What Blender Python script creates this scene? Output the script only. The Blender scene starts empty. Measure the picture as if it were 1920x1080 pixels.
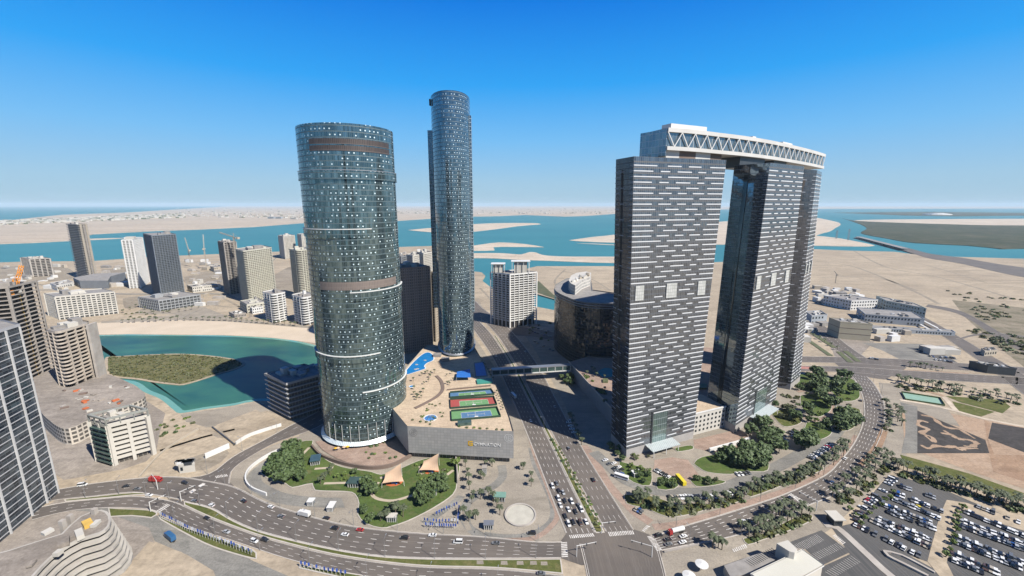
import bpy, bmesh, math, random
from mathutils import Vector, Matrix
random.seed(7)
S = bpy.context.scene
C = S.collection
# ------------------------------------------------------------------ camera, sky, sun, exposure
F = 786.0; H = 184.0; PIT = math.atan((540-384)/F)
cp, sp = math.cos(PIT), math.sin(PIT)
cam = bpy.data.cameras.new('camera'); co = bpy.data.objects.new('camera', cam); C.objects.link(co)
cam.sensor_width = 36; cam.lens = 36*F/1920; cam.clip_start = 1; cam.clip_end = 200000
co.location = (0, 0, H); co.rotation_euler = (math.radians(90)-PIT, 0, 0); S.camera = co
SD = Vector((.81, -.586, 0)).normalized(); EL = math.radians(45.8)
w = bpy.data.worlds.new("World"); S.world = w; w.use_nodes = True
nt = w.node_tree; bg = nt.nodes['Background']
sky = nt.nodes.new('ShaderNodeTexSky'); sky.sky_type = 'NISHITA'; sky.sun_disc = False
sky.sun_elevation = EL; sky.sun_rotation = math.atan2(SD.x, SD.y); sky.altitude = 0
sky.air_density = 1.0; sky.dust_density = 0.3; sky.ozone_density = 3.0
tc = nt.nodes.new('ShaderNodeTexCoord'); sxz = nt.nodes.new('ShaderNodeSeparateXYZ'); nt.links.new(tc.outputs['Generated'], sxz.inputs[0])
cr = nt.nodes.new('ShaderNodeValToRGB'); nt.links.new(sxz.outputs[2], cr.inputs[0]); el = cr.color_ramp.elements
for i, (p_, c_) in enumerate(((0,(.38,.57,.71)),(.05,(.35,.58,.78)),(.14,(.18,.52,.92)),(.25,(.025,.38,.94)),(.40,(.0,.20,.80)),(.75,(.0,.05,.28)))):
    e_ = el[i] if i < 2 else el.new(p_)
    e_.position = p_; e_.color = (*c_, 1)
vm = nt.nodes.new('ShaderNodeVectorMath'); vm.operation = 'SCALE'; nt.links.new(cr.outputs[0], vm.inputs[0]); vm.inputs['Scale'].default_value = 9.0
mx = nt.nodes.new('ShaderNodeMix'); mx.data_type = 'RGBA'; mx.inputs[0].default_value = .95
nt.links.new(sky.outputs[0], mx.inputs[6]); nt.links.new(vm.outputs[0], mx.inputs[7]); nt.links.new(mx.outputs[2], bg.inputs[0]); bg.inputs[1].default_value = .0585
sl = bpy.data.lights.new('sun', 'SUN'); sl.energy = 5.0; sl.angle = math.radians(.55); sl.color = (1, .95, .87)
so = bpy.data.objects.new('sun', sl); C.objects.link(so)
sdir = Vector((SD.x*math.cos(EL), SD.y*math.cos(EL), math.sin(EL)))
so.rotation_euler = sdir.to_track_quat('Z', 'Y').to_euler(); so.location = sdir*500
S.view_settings.view_transform = 'Standard'; S.view_settings.look = 'None'
S.view_settings.exposure = 0.92; S.view_settings.gamma = 1
# ------------------------------------------------------------------ geometry helpers
def B(u, v, z=0.0):
    x = (u-960)/F; y = -(v-540)/F
    t = (z-H)/(y*cp-sp)
    return Vector((x*t, (cp+y*sp)*t, z))
def G(u, v, z=0.0): return B(u, v, z)
def GL(pts, z=0.0, at=0.0):
    r = [B(u, v, at) for u, v in pts]
    for p in r: p.z = z
    return r
class MB:
    def __init__(s): s.v = []; s.f = []; s.uv = []; s.m = []
    def face(s, pts, m=0, uv=None):
        i = len(s.v); s.v += [tuple(p) for p in pts]; s.f.append(tuple(range(i, i+len(pts))))
        s.uv.append(uv or [(p[0], p[1]) for p in pts]); s.m.append(m)
    def box(s, c, d, rz=0, m=0, bottom=True):
        cx, cy, cz = c; hx, hy, hz = d[0]/2, d[1]/2, d[2]/2; a, b = math.cos(rz), math.sin(rz)
        P = [Vector((cx+x*a-y*b, cy+x*b+y*a, cz+z)) for z in (-hz, hz) for x, y in ((-hx,-hy),(hx,-hy),(hx,hy),(-hx,hy))]
        s.hexa(P, m, bottom)
    def hexa(s, P, m=0, bottom=True):
        s.face([P[4],P[5],P[6],P[7]], m)
        if bottom: s.face([P[3],P[2],P[1],P[0]], m)
        u = 0
        for i in range(4):
            j = (i+1) % 4; L = (P[j]-P[i]).length
            s.face([P[i],P[j],P[j+4],P[i+4]], m, [(u,P[i].z),(u+L,P[j].z),(u+L,P[j+4].z),(u,P[i+4].z)]); u += L
    def prism(s, poly, z0, z1, m=0, mt=None, bottom=False, poly1=None, top=True, close=True):
        q = poly1 or poly; n = len(poly); u = 0
        for i in range(n if close else n-1):
            j = (i+1) % n; L = math.hypot(poly[j][0]-poly[i][0], poly[j][1]-poly[i][1])
            s.face([(poly[i][0],poly[i][1],z0),(poly[j][0],poly[j][1],z0),(q[j][0],q[j][1],z1),(q[i][0],q[i][1],z1)], m,
                   [(u,z0),(u+L,z0),(u+L,z1),(u,z1)]); u += L
        if top: s.face([(p[0],p[1],z1) for p in q], m if mt is None else mt)
        if bottom: s.face([(p[0],p[1],z0) for p in reversed(poly)], m)
    def bar(s, a, b, r, m=0, n=4, r2=None):
        a = Vector(a); b = Vector(b); d = (b-a).normalized(); r2 = r if r2 is None else r2
        k = Vector((0,0,1)) if abs(d.z) < .9 else Vector((1,0,0)); x = d.cross(k).normalized(); y = d.cross(x)
        A = [a+(x*math.cos(t)+y*math.sin(t))*r for t in [2*math.pi*(i+.5)/n for i in range(n)]]
        Bq = [b+(x*math.cos(t)+y*math.sin(t))*r2 for t in [2*math.pi*(i+.5)/n for i in range(n)]]
        for i in range(n):
            j = (i+1) % n; s.face([A[i],A[j],Bq[j],Bq[i]], m)
        s.face(Bq, m); s.face(A[::-1], m)
    def mesh(s, name, mats, smooth=False):
        me = bpy.data.meshes.new(name); me.from_pydata(s.v, [], s.f)
        ul = me.uv_layers.new(name='UVMap'); d = [c for f in s.uv for p in f for c in p]
        ul.data.foreach_set('uv', d); me.polygons.foreach_set('material_index', s.m)
        for m in (mats if isinstance(mats, (list, tuple)) else [mats]): me.materials.append(m)
        if smooth: me.polygons.foreach_set('use_smooth', [True]*len(s.f))
        me.update(); return me
def link(name, me, parent=None, loc=None, rz=0):
    o = bpy.data.objects.new(name, me); C.objects.link(o)
    if parent is not None: o.parent = parent
    if loc is not None: o.location = loc
    if rz: o.rotation_euler = (0, 0, rz)
    return o
def part(name, mb, mats, parent, label=None, smooth=False, loc=None, rz=0):
    o = link(name, mb.mesh(name, mats, smooth) if isinstance(mb, MB) else mb, parent, loc, rz)
    if label: o['label'] = label
    return o
def tag(o, label, cat, group=None, kind=None):
    if label: o['label'] = label
    if cat: o['category'] = cat
    if group: o['group'] = group
    if kind: o['kind'] = kind
    return o
def thing(name, label, cat, loc=(0,0,0), rz=0, group=None):
    o = link(name, None, None, loc, rz); return tag(o, label, cat, group)
def struct(name, mb, mats, parent=None):
    o = part(name, mb, mats, parent)
    if parent is None: o['kind'] = 'structure'
    return o
UNITS = ['', 'first','second','third','fourth','fifth','sixth','seventh','eighth','ninth','tenth','eleventh','twelfth','thirteenth','fourteenth','fifteenth','sixteenth','seventeenth','eighteenth','nineteenth']
TENS = {2:('twenty','twentieth'),3:('thirty','thirtieth'),4:('forty','fortieth'),5:('fifty','fiftieth'),6:('sixty','sixtieth'),7:('seventy','seventieth'),8:('eighty','eightieth')}
def ordw(n):
    if n < 20: return UNITS[n]
    t, u = divmod(n, 10); return TENS[t][1] if u == 0 else TENS[t][0]+'-'+UNITS[u]
def smooth_line(p, step=6.0):
    p = [Vector(q) for q in p]; out = []
    for i in range(len(p)-1):
        a = p[max(i-1,0)]; b = p[i]; c = p[i+1]; d = p[min(i+2,len(p)-1)]
        n = max(2, int((c-b).length/step))
        for k in range(n):
            t = k/n
            out.append(.5*((2*b)+(c-a)*t+(2*a-5*b+4*c-d)*t*t+(3*b-a-3*c+d)*t**3))
    out.append(p[-1]); return out
def arclen(p):
    s = [0]
    for a, b in zip(p, p[1:]): s.append(s[-1]+(b-a).length)
    return s
def at_frac(p, s, d):
    d = max(0, min(s[-1]-1e-6, d))
    lo, hi = 0, len(s)-1
    while hi-lo > 1:
        m = (lo+hi)//2
        if s[m] <= d: lo = m
        else: hi = m
    t = (d-s[lo])/max(1e-9, s[hi]-s[lo]); return p[lo].lerp(p[hi], t)
def inpoly(x, y, poly):
    c = False; n = len(poly)
    for i in range(n):
        a = poly[i]; b = poly[i-1]
        if (a[1] > y) != (b[1] > y) and x < (b[0]-a[0])*(y-a[1])/(b[1]-a[1])+a[0]: c = not c
    return c
def offset_poly(poly, d):
    n = len(poly); out = []
    ar = sum(poly[i][0]*poly[(i+1)%n][1]-poly[(i+1)%n][0]*poly[i][1] for i in range(n))
    sg = 1 if ar > 0 else -1
    for i in range(n):
        a = Vector(poly[i-1][:2]); b = Vector(poly[i][:2]); c = Vector(poly[(i+1)%n][:2])
        e1 = (b-a).normalized(); e2 = (c-b).normalized()
        n1 = Vector((e1.y,-e1.x))*sg; n2 = Vector((e2.y,-e2.x))*sg
        k = (n1+n2); k = k/max(.35, k.dot(n1)) if k.length > 1e-6 else n1
        out.append((b.x+k.x*d, b.y+k.y*d))
    return out
# ------------------------------------------------------------------ materials
AK = .66
def sc3(c): return tuple(x*AK for x in c)
class N:
    def __init__(s, name):
        s.mat = bpy.data.materials.new(name); s.mat.use_nodes = True; s.t = s.mat.node_tree
        s.b = s.t.nodes['Principled BSDF']; s.coordn = None
    def n(s, ty, **k):
        o = s.t.nodes.new(ty)
        for a, b in k.items(): setattr(o, a, b)
        return o
    def l(s, a, b): s.t.links.new(a, b)
    def val(s, sock, v):
        if hasattr(v, 'is_linked') or isinstance(v, bpy.types.NodeSocket): s.l(v, sock)
        elif isinstance(v, (tuple, list)) and len(v) == 3 and sock.type == 'RGBA': sock.default_value = (*v, 1)
        else: sock.default_value = v
    def math(s, op, a, b=0.0, c=None):
        o = s.n('ShaderNodeMath', operation=op); s.val(o.inputs[0], a); s.val(o.inputs[1], b)
        if c is not None: s.val(o.inputs[2], c)
        return o.outputs[0]
    def mix(s, f, a, b):
        o = s.n('ShaderNodeMix', data_type='RGBA'); s.val(o.inputs[0], f); s.val(o.inputs[6], a); s.val(o.inputs[7], b); return o.outputs[2]
    def pos(s):
        if not s.coordn: s.coordn = s.n('ShaderNodeNewGeometry')
        return s.coordn.outputs['Position']
    def noise(s, scale, detail=4, rough=.55, vec=None, dist=0.0):
        o = s.n('ShaderNodeTexNoise'); s.l(vec if vec is not None else s.pos(), o.inputs['Vector'])
        o.inputs['Scale'].default_value = scale; o.inputs['Detail'].default_value = detail; o.inputs['Roughness'].default_value = rough
        o.inputs['Distortion'].default_value = dist
        return o.outputs['Fac']
    def ramp(s, f, a, b, lo=.35, hi=.65):
        o = s.n('ShaderNodeMapRange'); s.val(o.inputs[0], f); o.inputs[1].default_value = lo; o.inputs[2].default_value = hi
        return s.mix(o.outputs[0], a, b)
    def stretch(s, v):
        o = s.n('ShaderNodeMapping'); s.l(s.pos(), o.inputs[0]); o.inputs['Scale'].default_value = v; return o.outputs[0]
def mat(name, c, rough=.8, metal=0.0, c2=None, scale=.2, bump=0.0, spec=None, detail=5):
    n = N(name)
    if c2 is None: c2 = tuple(x*.86 for x in c)
    c, c2 = sc3(c), sc3(c2)
    f = n.noise(scale, detail); col = n.ramp(f, c, c2, .35, .65)
    n.l(col, n.b.inputs['Base Color']); n.b.inputs['Roughness'].default_value = rough; n.b.inputs['Metallic'].default_value = metal
    if spec is not None: n.b.inputs['Specular IOR Level'].default_value = spec
    if bump:
        bp = n.n('ShaderNodeBump'); bp.inputs['Strength'].default_value = 1; bp.inputs['Distance'].default_value = bump
        n.l(n.noise(scale*6, 6), bp.inputs['Height']); n.l(bp.outputs[0], n.b.inputs['Normal'])
    return n.mat
def ground_mat(name, a, b, c, big=.004, mid=.03, fine=.5, str_=None):
    n = N(name); a, b, c = sc3(a), sc3(b), sc3(c)
    col = n.ramp(n.noise(big, 6, .6), a, b, .36, .62)
    st = n.noise(mid*.5, 8, .72, vec=n.stretch((.45, 1.9, 1)), dist=1.2)
    col = n.mix(n.math('MULTIPLY', n.ramp(st, (0,0,0), (1,1,1), .47, .66), .6), col, tuple(x*.62 for x in b))
    col = n.mix(n.math('MULTIPLY', n.ramp(n.noise(mid, 6, .65, dist=.6), (0,0,0), (1,1,1), .48, .7), .75), col, c)
    f = n.noise(fine, 6, .7); g = n.n('ShaderNodeMapRange'); n.l(f, g.inputs[0]); g.inputs[1].default_value = .3; g.inputs[2].default_value = .7; g.inputs[3].default_value = .72; g.inputs[4].default_value = 1.18
    m = n.n('ShaderNodeMix', data_type='RGBA', blend_type='MULTIPLY'); m.inputs[0].default_value = 1; n.l(col, m.inputs[6]); n.l(g.outputs[0], m.inputs[7])
    n.l(m.outputs[2], n.b.inputs['Base Color']); n.b.inputs['Roughness'].default_value = .95; n.b.inputs['Specular IOR Level'].default_value = .1
    return n.mat
def facade(name, base, base2, cw, ch, mull=(.1,.1,.1), mw=.08, mh=.1, rough=.1, metal=.85, dot=0.0, dotcol=(.46,.56,.59), dsz=(.5,.32), dcw=2.5, power=1.0, tilt=.03, band=None, fine=None):
    n = N(name)
    uv = n.n('ShaderNodeUVMap'); sx = n.n('ShaderNodeSeparateXYZ'); n.l(uv.outputs[0], sx.inputs[0])
    U = n.math('DIVIDE', sx.outputs[0], cw); V = n.math('DIVIDE', sx.outputs[1], ch)
    cu, cv = n.math('FLOOR', U), n.math('FLOOR', V); fu, fv = n.math('FRACT', U), n.math('FRACT', V)
    cb = n.n('ShaderNodeCombineXYZ'); n.l(cu, cb.inputs[0]); n.l(cv, cb.inputs[1])
    wn = n.n('ShaderNodeTexWhiteNoise', noise_dimensions='3D'); n.l(cb.outputs[0], wn.inputs['Vector'])
    col = n.mix(n.math('POWER', wn.outputs['Value'], power), base, base2)
    g = n.math('GREATER_THAN', n.math('MULTIPLY', n.math('GREATER_THAN', fu, mw), n.math('GREATER_THAN', fv, mh)), .5)
    col = n.mix(g, mull, col)
    met = n.math('MULTIPLY', g, metal); rg = n.math('SUBTRACT', .6, n.math('MULTIPLY', g, .6-rough))
    if fine:
        ff = n.math('LESS_THAN', n.math('FRACT', n.math('DIVIDE', sx.outputs[0], fine[0])), fine[1])
        col = n.mix(n.math('MULTIPLY', ff, fine[3]), col, fine[2])
    if dot:
        rw = n.n('ShaderNodeTexWhiteNoise', noise_dimensions='1D'); n.l(cv, rw.inputs['W']); U2 = n.math('ADD', n.math('DIVIDE', sx.outputs[0], dcw), n.math('MULTIPLY', rw.outputs['Value'], 9)); fu2 = n.math('FRACT', U2)
        c2 = n.n('ShaderNodeCombineXYZ'); n.l(n.math('FLOOR', U2), c2.inputs[0]); n.l(cv, c2.inputs[1]); c2.inputs[2].default_value = 7.3
        w2 = n.n('ShaderNodeTexWhiteNoise', noise_dimensions='3D'); n.l(c2.outputs[0], w2.inputs['Vector'])
        k = n.math('MULTIPLY', n.math('LESS_THAN', w2.outputs['Value'], dot), n.math('LESS_THAN', fu2, dsz[0]))
        k = n.math('MULTIPLY', k, n.math('LESS_THAN', n.math('ABSOLUTE', n.math('SUBTRACT', fv, .5)), dsz[1]/2))
        col = n.mix(k, col, dotcol); met = n.math('MULTIPLY', met, n.math('SUBTRACT', 1, k)); rg = n.math('MAXIMUM', rg, n.math('MULTIPLY', k, .4))
    n.l(col, n.b.inputs['Base Color']); n.l(met, n.b.inputs['Metallic']); n.l(rg, n.b.inputs['Roughness'])
    if tilt:
        ge = n.n('ShaderNodeNewGeometry')
        sb = n.n('ShaderNodeVectorMath', operation='SUBTRACT'); n.l(wn.outputs['Color'], sb.inputs[0]); sb.inputs[1].default_value = (.5,.5,.5)
        sc = n.n('ShaderNodeVectorMath', operation='SCALE'); n.l(sb.outputs[0], sc.inputs[0]); sc.inputs['Scale'].default_value = tilt
        ad = n.n('ShaderNodeVectorMath', operation='ADD'); n.l(ge.outputs['Normal'], ad.inputs[0]); n.l(sc.outputs[0], ad.inputs[1])
        no = n.n('ShaderNodeVectorMath', operation='NORMALIZE'); n.l(ad.outputs[0], no.inputs[0]); n.l(no.outputs[0], n.b.inputs['Normal'])
    return n.mat
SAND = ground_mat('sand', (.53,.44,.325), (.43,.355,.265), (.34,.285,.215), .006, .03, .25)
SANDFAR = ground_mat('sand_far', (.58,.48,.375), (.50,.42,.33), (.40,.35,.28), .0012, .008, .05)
BAR = ground_mat('sandbar', (.66,.56,.44), (.56,.47,.37), (.68,.59,.49), .003, .02, .2)
PAVE = ground_mat('paving', (.42,.37,.30), (.34,.30,.245), (.28,.245,.205), .02, .07, 1.1)
PINK = ground_mat('pink_paving', (.42,.30,.235), (.34,.25,.2), (.47,.36,.29), .03, .15, 1.2)
GREY = ground_mat('grey_ground', (.32,.305,.27), (.24,.23,.21), (.18,.175,.16), .02, .09, .9)
RUBBLE = ground_mat('rubble', (.40,.35,.30), (.32,.28,.24), (.22,.19,.165), .02, .09, .6)
ASPH = None
def asphalt(name, a, b):
    n = N(name); a, b = sc3(a), sc3(b)
    col = n.ramp(n.noise(.03, 6, .6), a, b, .35, .65)
    uv = n.n('ShaderNodeUVMap'); mp = n.n('ShaderNodeMapping'); n.l(uv.outputs[0], mp.inputs[0]); mp.inputs['Scale'].default_value = (1.4, .02, 1)
    st = n.noise(1.0, 4, .6, vec=mp.outputs[0])
    col = n.mix(n.math('MULTIPLY', n.ramp(st, (0,0,0), (1,1,1), .45, .7), .35), col, (.16,.14,.125))
    n.l(col, n.b.inputs['Base Color']); n.b.inputs['Roughness'].default_value = .85
    return n.mat
ASPH = asphalt('asphalt', (.155,.13,.108), (.10,.086,.075))
ASPHD = asphalt('asphalt_dark', (.095,.093,.09), (.065,.065,.064))
MARK = mat('road_paint', (.85,.82,.77), .8, 0, (.50,.46,.41), .5)
KERB = mat('kerb', (.55,.50,.44), .9)
GRASS = ground_mat('grass', (.115,.165,.045), (.08,.125,.036), (.17,.165,.075), .05, .2, 1.5)
GRASSY = ground_mat('dry_grass', (.14,.15,.05), (.10,.12,.035), (.22,.19,.09), .05, .25, 1.2)
LEAF = [mat('leaf_'+k, c, .7, 0, c2, .4) for k, c, c2 in (('green',(.095,.145,.042),(.062,.10,.03)),('olive',(.14,.15,.065),(.095,.11,.045)),('bright',(.16,.22,.04),(.11,.17,.035)))]
PALM = mat('palm_leaf', (.085,.105,.045), .75, 0, (.055,.07,.032), .5)
BARK = mat('bark', (.16,.12,.08), .9)
WHITE = mat('white_paint', (.78,.77,.74), .6, 0, (.68,.67,.64), .08)
OFFW = mat('off_white_render', (.62,.59,.53), .8, 0, (.54,.51,.45), .05)
BEIGE = mat('beige_render', (.50,.44,.35), .85, 0, (.44,.38,.30), .05)
CONC = mat('concrete', (.40,.36,.32), .9, 0, (.30,.27,.24), .15)
CONCL = mat('light_concrete', (.50,.46,.41), .9, 0, (.38,.34,.30), .12)
DARKI = mat('dark_interior', (.035,.028,.024), .9)
BROWN = mat('brown_render', (.21,.15,.12), .85, 0, (.17,.125,.10), .05)
STEEL = mat('steel', (.45,.46,.47), .4, .6)
DSTEEL = mat('dark_steel', (.10,.11,.12), .45, .5)
YEL = mat('crane_yellow', (.75,.48,.10), .5, 0, (.62,.40,.09), .2)
ORG = mat('crane_orange', (.80,.30,.03), .5)
TILEB = mat('court_blue', (.09,.20,.36), .8, 0, (.075,.17,.31), .3)
TILEG = mat('court_green', (.16,.34,.14), .8, 0, (.13,.29,.12), .3)
TILER = mat('court_red', (.42,.075,.065), .8, 0, (.36,.07,.06), .3)
NETG = mat('fence_green', (.025,.07,.04), .8)
PLAYB = mat('play_blue', (.03,.19,.50), .8, 0, (.05,.25,.6), .5)
POOL = mat('pool_water', (.015,.19,.50), .08, 0, (.02,.24,.56), .3)
TEALP = mat('teal_water', (.05,.35,.38), .15)
CANV = mat('sail_canvas', (.72,.50,.33), .8, 0, (.66,.45,.29), .15)
BLUEC = mat('blue_canvas', (.02,.16,.55), .7)
ORANGE = mat('play_orange', (.62,.16,.05), .7)
GLASS = mat('dark_glass', (.10,.13,.15), .08, .8)
GLASSG = mat('green_glass', (.16,.26,.24), .12, .6)
ROOFG = mat('roof_grey', (.33,.31,.29), .9, 0, (.24,.225,.21), .2)
LATT = mat('yellow_sign', (.85,.50,.02), .6)
# ------------------------------------------------------------------ water and land
def water_mat(name, a, b, rough=.12, sc=.0008):
    n = N(name); col = n.ramp(n.noise(sc, 6, .6, vec=n.stretch((1, 2.2, 1))), a, b, .35, .65)
    n.l(col, n.b.inputs['Base Color']); n.b.inputs['Roughness'].default_value = rough; n.b.inputs['Specular IOR Level'].default_value = .16
    bp = n.n('ShaderNodeBump'); bp.inputs['Strength'].default_value = .35; bp.inputs['Distance'].default_value = .25
    n.l(n.noise(.12, 6, .7), bp.inputs['Height']); n.l(bp.outputs[0], n.b.inputs['Normal']); return n.mat
SEA = water_mat('sea_water', (.025,.125,.15), (.035,.15,.17), .55)
LAG = water_mat('lagoon_water', (.035,.115,.075), (.014,.062,.06), .35, .012)
SHAL = water_mat('shallow_water', (.13,.25,.20), (.09,.23,.20), .15, .02)
mb = MB(); R = 60000
mb.face([(-R,-3000,-2.5),(R,-3000,-2.5),(R,R,-2.5),(-R,R,-2.5)]); struct('sea', mb, SEA)
def land(name, px, m, z=0.0, bottom=-4.0, extra=None, sm=None, pre=None):
    p = (pre or []) + GL(px, z) + (extra or [])
    if sm: p = smooth_line(p+[p[0]], sm)[:-1]
    mb = MB(); mb.prism([(q.x, q.y) for q in p], bottom, z, top=True); return struct(name, mb, m)
shore = [(-900,500),(-300,497),(0,492),(60,490),(107,490),(180,489),(235,485),(290,481),(342,479),(415,476),(470,474),(515,472),(575,470),(660,466),(750,463),(810,461),(840,485),(870,504),(890,509),(903,510.5),(910,517),(904,526),(918,537),(950,552),(985,568),(1006,575),(1037,581),(1075,580),(1065,568),(1037,560),(1006,551),(985,535),(975,515),(990,503),(1007,499),(1055,499),(1150,499),(1355,491),(1440,478),(1522,467),(1595,470),(1677,472),(1740,480),(1815,482),(1920,485),(2400,490),(3200,500)]
land('ground', shore, SAND, 0, extra=[Vector((6000,-1500,0)), Vector((-6000,-1500,0))])
# far island with the city, far shore and sandbars
far = [(-700,480),(-200,464),(0,457),(60,455),(125,451.5),(150,446),(175,439),(230,436),(300,432.5),(375,430),(480,425),(570,418),(660,416),(745,414),(807,410),(887,406),(939,405),(984,403),(1030,405),(1058,406),(1095,405),(1152,401),(1250,398)]
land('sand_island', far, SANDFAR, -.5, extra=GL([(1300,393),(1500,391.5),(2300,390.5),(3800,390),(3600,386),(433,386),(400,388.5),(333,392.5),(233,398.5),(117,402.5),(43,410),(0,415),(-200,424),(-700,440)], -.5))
def bar(px, z=-1.2, m=BAR, name='sandbar'): return land(name, px, m, z, -4, sm=60)
bar([(765,431),(807,427),(850,423),(887,420),(939,418),(998,418),(1014,420),(998,421.3),(969,424),(932,429),(887,434),(850,436),(807,435)])
bar([(860,463),(887,460),(936,454),(984,457),(1019,462.5),(1007,462.6),(939,462),(924,463.5),(927,468.5),(887,469.5),(860,470)])
bar([(850,476),(889,474),(942,474),(976,476.5),(992,472),(1006,473),(1016,477),(1050,480),(1152,480.5),(1300,480),(1300,488),(1152,492),(1028,488),(969,486),(924,483.5),(889,483),(850,483)])
bar([(1067,450),(1110,444),(1152,439.5),(1250,426),(1380,414),(1400,440),(1380,456),(1300,457),(1152,454.5),(1087,452)])
bar([(1505,404),(1526,407),(1572,417),(1565,428),(1545,436),(1505,436)])
bar([(1500,438),(1525,441),(1565,445),(1600,451),(1640,460),(1600,461.5),(1525,460),(1500,460)])
bar([(1600,414),(1615,412.3),(1700,411),(1920,410),(2400,410),(2400,421),(1920,423),(1790,421),(1650,417)])
bar([(1080,455.5),(1110,456),(1152,458),(1152,459),(1110,457)], -1.6)
bar([(125,452),(170,447),(230,445.5),(220,447),(160,450)], -1.6)
MANG = ground_mat('mangrove_green', (.085,.095,.055), (.06,.07,.04), (.16,.14,.10), .0015, .01, .06)
land('mangrove_flat', [(1580,409),(1615,414.5),(1790,420.5),(1920,422.5),(2400,424),(2400,466),(1920,465.5),(1885,466.5),(1815,460),(1715,455),(1665,447),(1615,437),(1625,428),(1612,420)], MANG, -.6, sm=80)
land('far_shore', [(1560,398.5),(1750,397),(1920,399),(2400,400),(2400,404),(1920,404),(1790,405.5),(1700,404)], MANG, -1.0)
land('shoal', [(1010,527),(1037,552),(1075,566),(1060,566),(1037,559),(1008,549),(995,538)], mat('shoal_green', (.07,.085,.035), .9, 0, (.11,.11,.05), .05), .3)
# lagoon with its beach and the scrub island
lag = [(150,625),(187,628),(240,627),(330,628),(420,629),(500,633),(560,640),(620,655),(680,672),(720,690),(700,715),(640,738),(600,750),(560,752),(480,752),(440,760),(380,768),(338,775),(325,768),(300,748),(270,735),(252,722),(230,716),(150,705)]
def inflate(px, k): 
    cx = sum(p[0] for p in px)/len(px); cy = sum(p[1] for p in px)/len(px)
    return [(cx+(u-cx)*k, cy+(v-cy)*k) for u, v in px]
p = smooth_line(GL(lag+[lag[0]], .05), 6)[:-1]; mb = MB(); mb.face(p); struct('shallow_water', mb, SHAL)
def toward(pts, d):
    q = offset_poly([(a.x, a.y) for a in pts], -d); return [(x, y, .09) for x, y in q]
mb = MB(); mb.face(toward(p, 5)); struct('lagoon', mb, LAG)
isl = [(196,680),(200,670),(230,668),(290,665),(345,664),(400,668),(440,674),(460,682),(445,692),(410,702),(380,712),(345,722),(325,722),(290,718),(255,712),(215,708),(198,700)]
ip = smooth_line(GL(isl+[isl[0]], .4), 5)[:-1]; mb = MB(); mb.prism([(q.x,q.y) for q in ip], .05, .5); struct('lagoon_island', mb, SAND)
mb = MB(); iq = offset_poly([(q.x,q.y) for q in ip], -3); mb.prism(iq, .5, .7); o = struct('island_scrub', mb, ground_mat('scrub', (.17,.165,.07), (.125,.125,.055), (.30,.26,.15), .06, .3, 1.5))
def leaf_clump(mb, c, r, n, sz, flat=1.0, m=0, rnd=random):
    for _ in range(n):
        d = Vector((rnd.gauss(0,1), rnd.gauss(0,1), rnd.gauss(0,1))).normalized()
        q = Vector(c)+Vector((d.x*r, d.y*r, d.z*r*flat))*(rnd.uniform(.55,1.05))
        a = Vector((rnd.gauss(0,1), rnd.gauss(0,1), rnd.gauss(0,.6))).normalized(); b = a.cross(d+Vector((.1,.2,.3))).normalized()
        s = sz*rnd.uniform(.6,1.3)
        mb.face([q-a*s-b*s*.6, q+a*s*.8-b*s*.8, q+a*s+b*s*.7, q-a*s*.7+b*s], m)
xs = [q[0] for q in iq]; ys = [q[1] for q in iq]
mb = MB(); k = 0
while k < 800:
    x = random.uniform(min(xs), max(xs)); y = random.uniform(min(ys), max(ys))
    if inpoly(x, y, iq): leaf_clump(mb, (x,y,1.0), random.uniform(.7,1.9), 6, .7, .6, m=random.choice((0,0,1))); k += 1
o = part('mangrove_scrub', mb, [LEAF[1], GRASSY], None); tag(o, 'low olive mangrove scrub covering the lagoon island', 'scrub', kind='stuff')
# ------------------------------------------------------------------ paving zones
def sheet(name, px, m, z, sm=None, pts=None, parent=None, kind=True):
    p = pts or GL(px, z)
    if sm: p = smooth_line(p+[p[0]], sm)[:-1]
    mb = MB(); mb.face([(q[0], q[1], z) for q in p]); return struct(name, mb, m, parent)
sheet('paved_quarter', [(430,905),(440,868),(515,834),(560,818),(590,780),(700,760),(760,700),(830,640),(893,637),(935,700),(997,835),(1062,1000),(1055,1018),(915,1008),(765,999),(665,988),(590,971),(502,944),(450,917)], PAVE, .03)
sheet('paved_quarter', [(1187,995),(1140,925),(1090,838),(1060,760),(1000,650),(960,600),(1200,640),(1330,690),(1490,700),(1600,705),(1613,730),(1620,770),(1610,820),(1573,868),(1545,893),(1477,925),(1432,941),(1280,988),(1225,1008)], PAVE, .03)
sheet('paved_quarter', [(1240,1033),(1370,1008),(1437,986),(1520,943),(1565,928),(1620,868),(1657,796),(1690,752),(1700,860),(1560,990),(1500,1030),(1440,1100),(1240,1100)], PAVE, .03)
sheet('building_site', [(60,740),(150,700),(202,712),(262,735),(275,752),(310,775),(300,810),(290,860),(230,880),(120,900),(60,860)], RUBBLE, .03)
sheet('building_site', [(0,1100),(0,1000),(110,935),(200,950),(280,985),(290,1020),(260,1060),(200,1100)], RUBBLE, .035)
sheet('beach', [(150,608),(187,605),(330,598),(420,600),(500,606),(590,615),(640,650),(560,639),(500,632),(420,628),(330,627),(240,626),(187,627),(150,624)], mat('beach_sand', (.64,.53,.40), .95, 0, (.57,.47,.35), .03), .02)
sheet('waterfront_walk', [(300,560),(380,575),(440,598),(585,612),(585,616),(430,603),(330,600),(190,606),(190,603),(330,590),(250,588)], PAVE, .04)
sheet('service_yard', [(115,955),(200,952),(300,968),(400,1010),(475,1052),(540,1080),(560,1120),(420,1120),(400,1070),(350,1040),(290,1015),(280,990),(200,962)], GREY, .05)
sheet('sandy_lot', [(280,1015),(340,1035),(380,1060),(410,1110),(200,1110),(240,1060)], SAND, .06)
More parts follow.
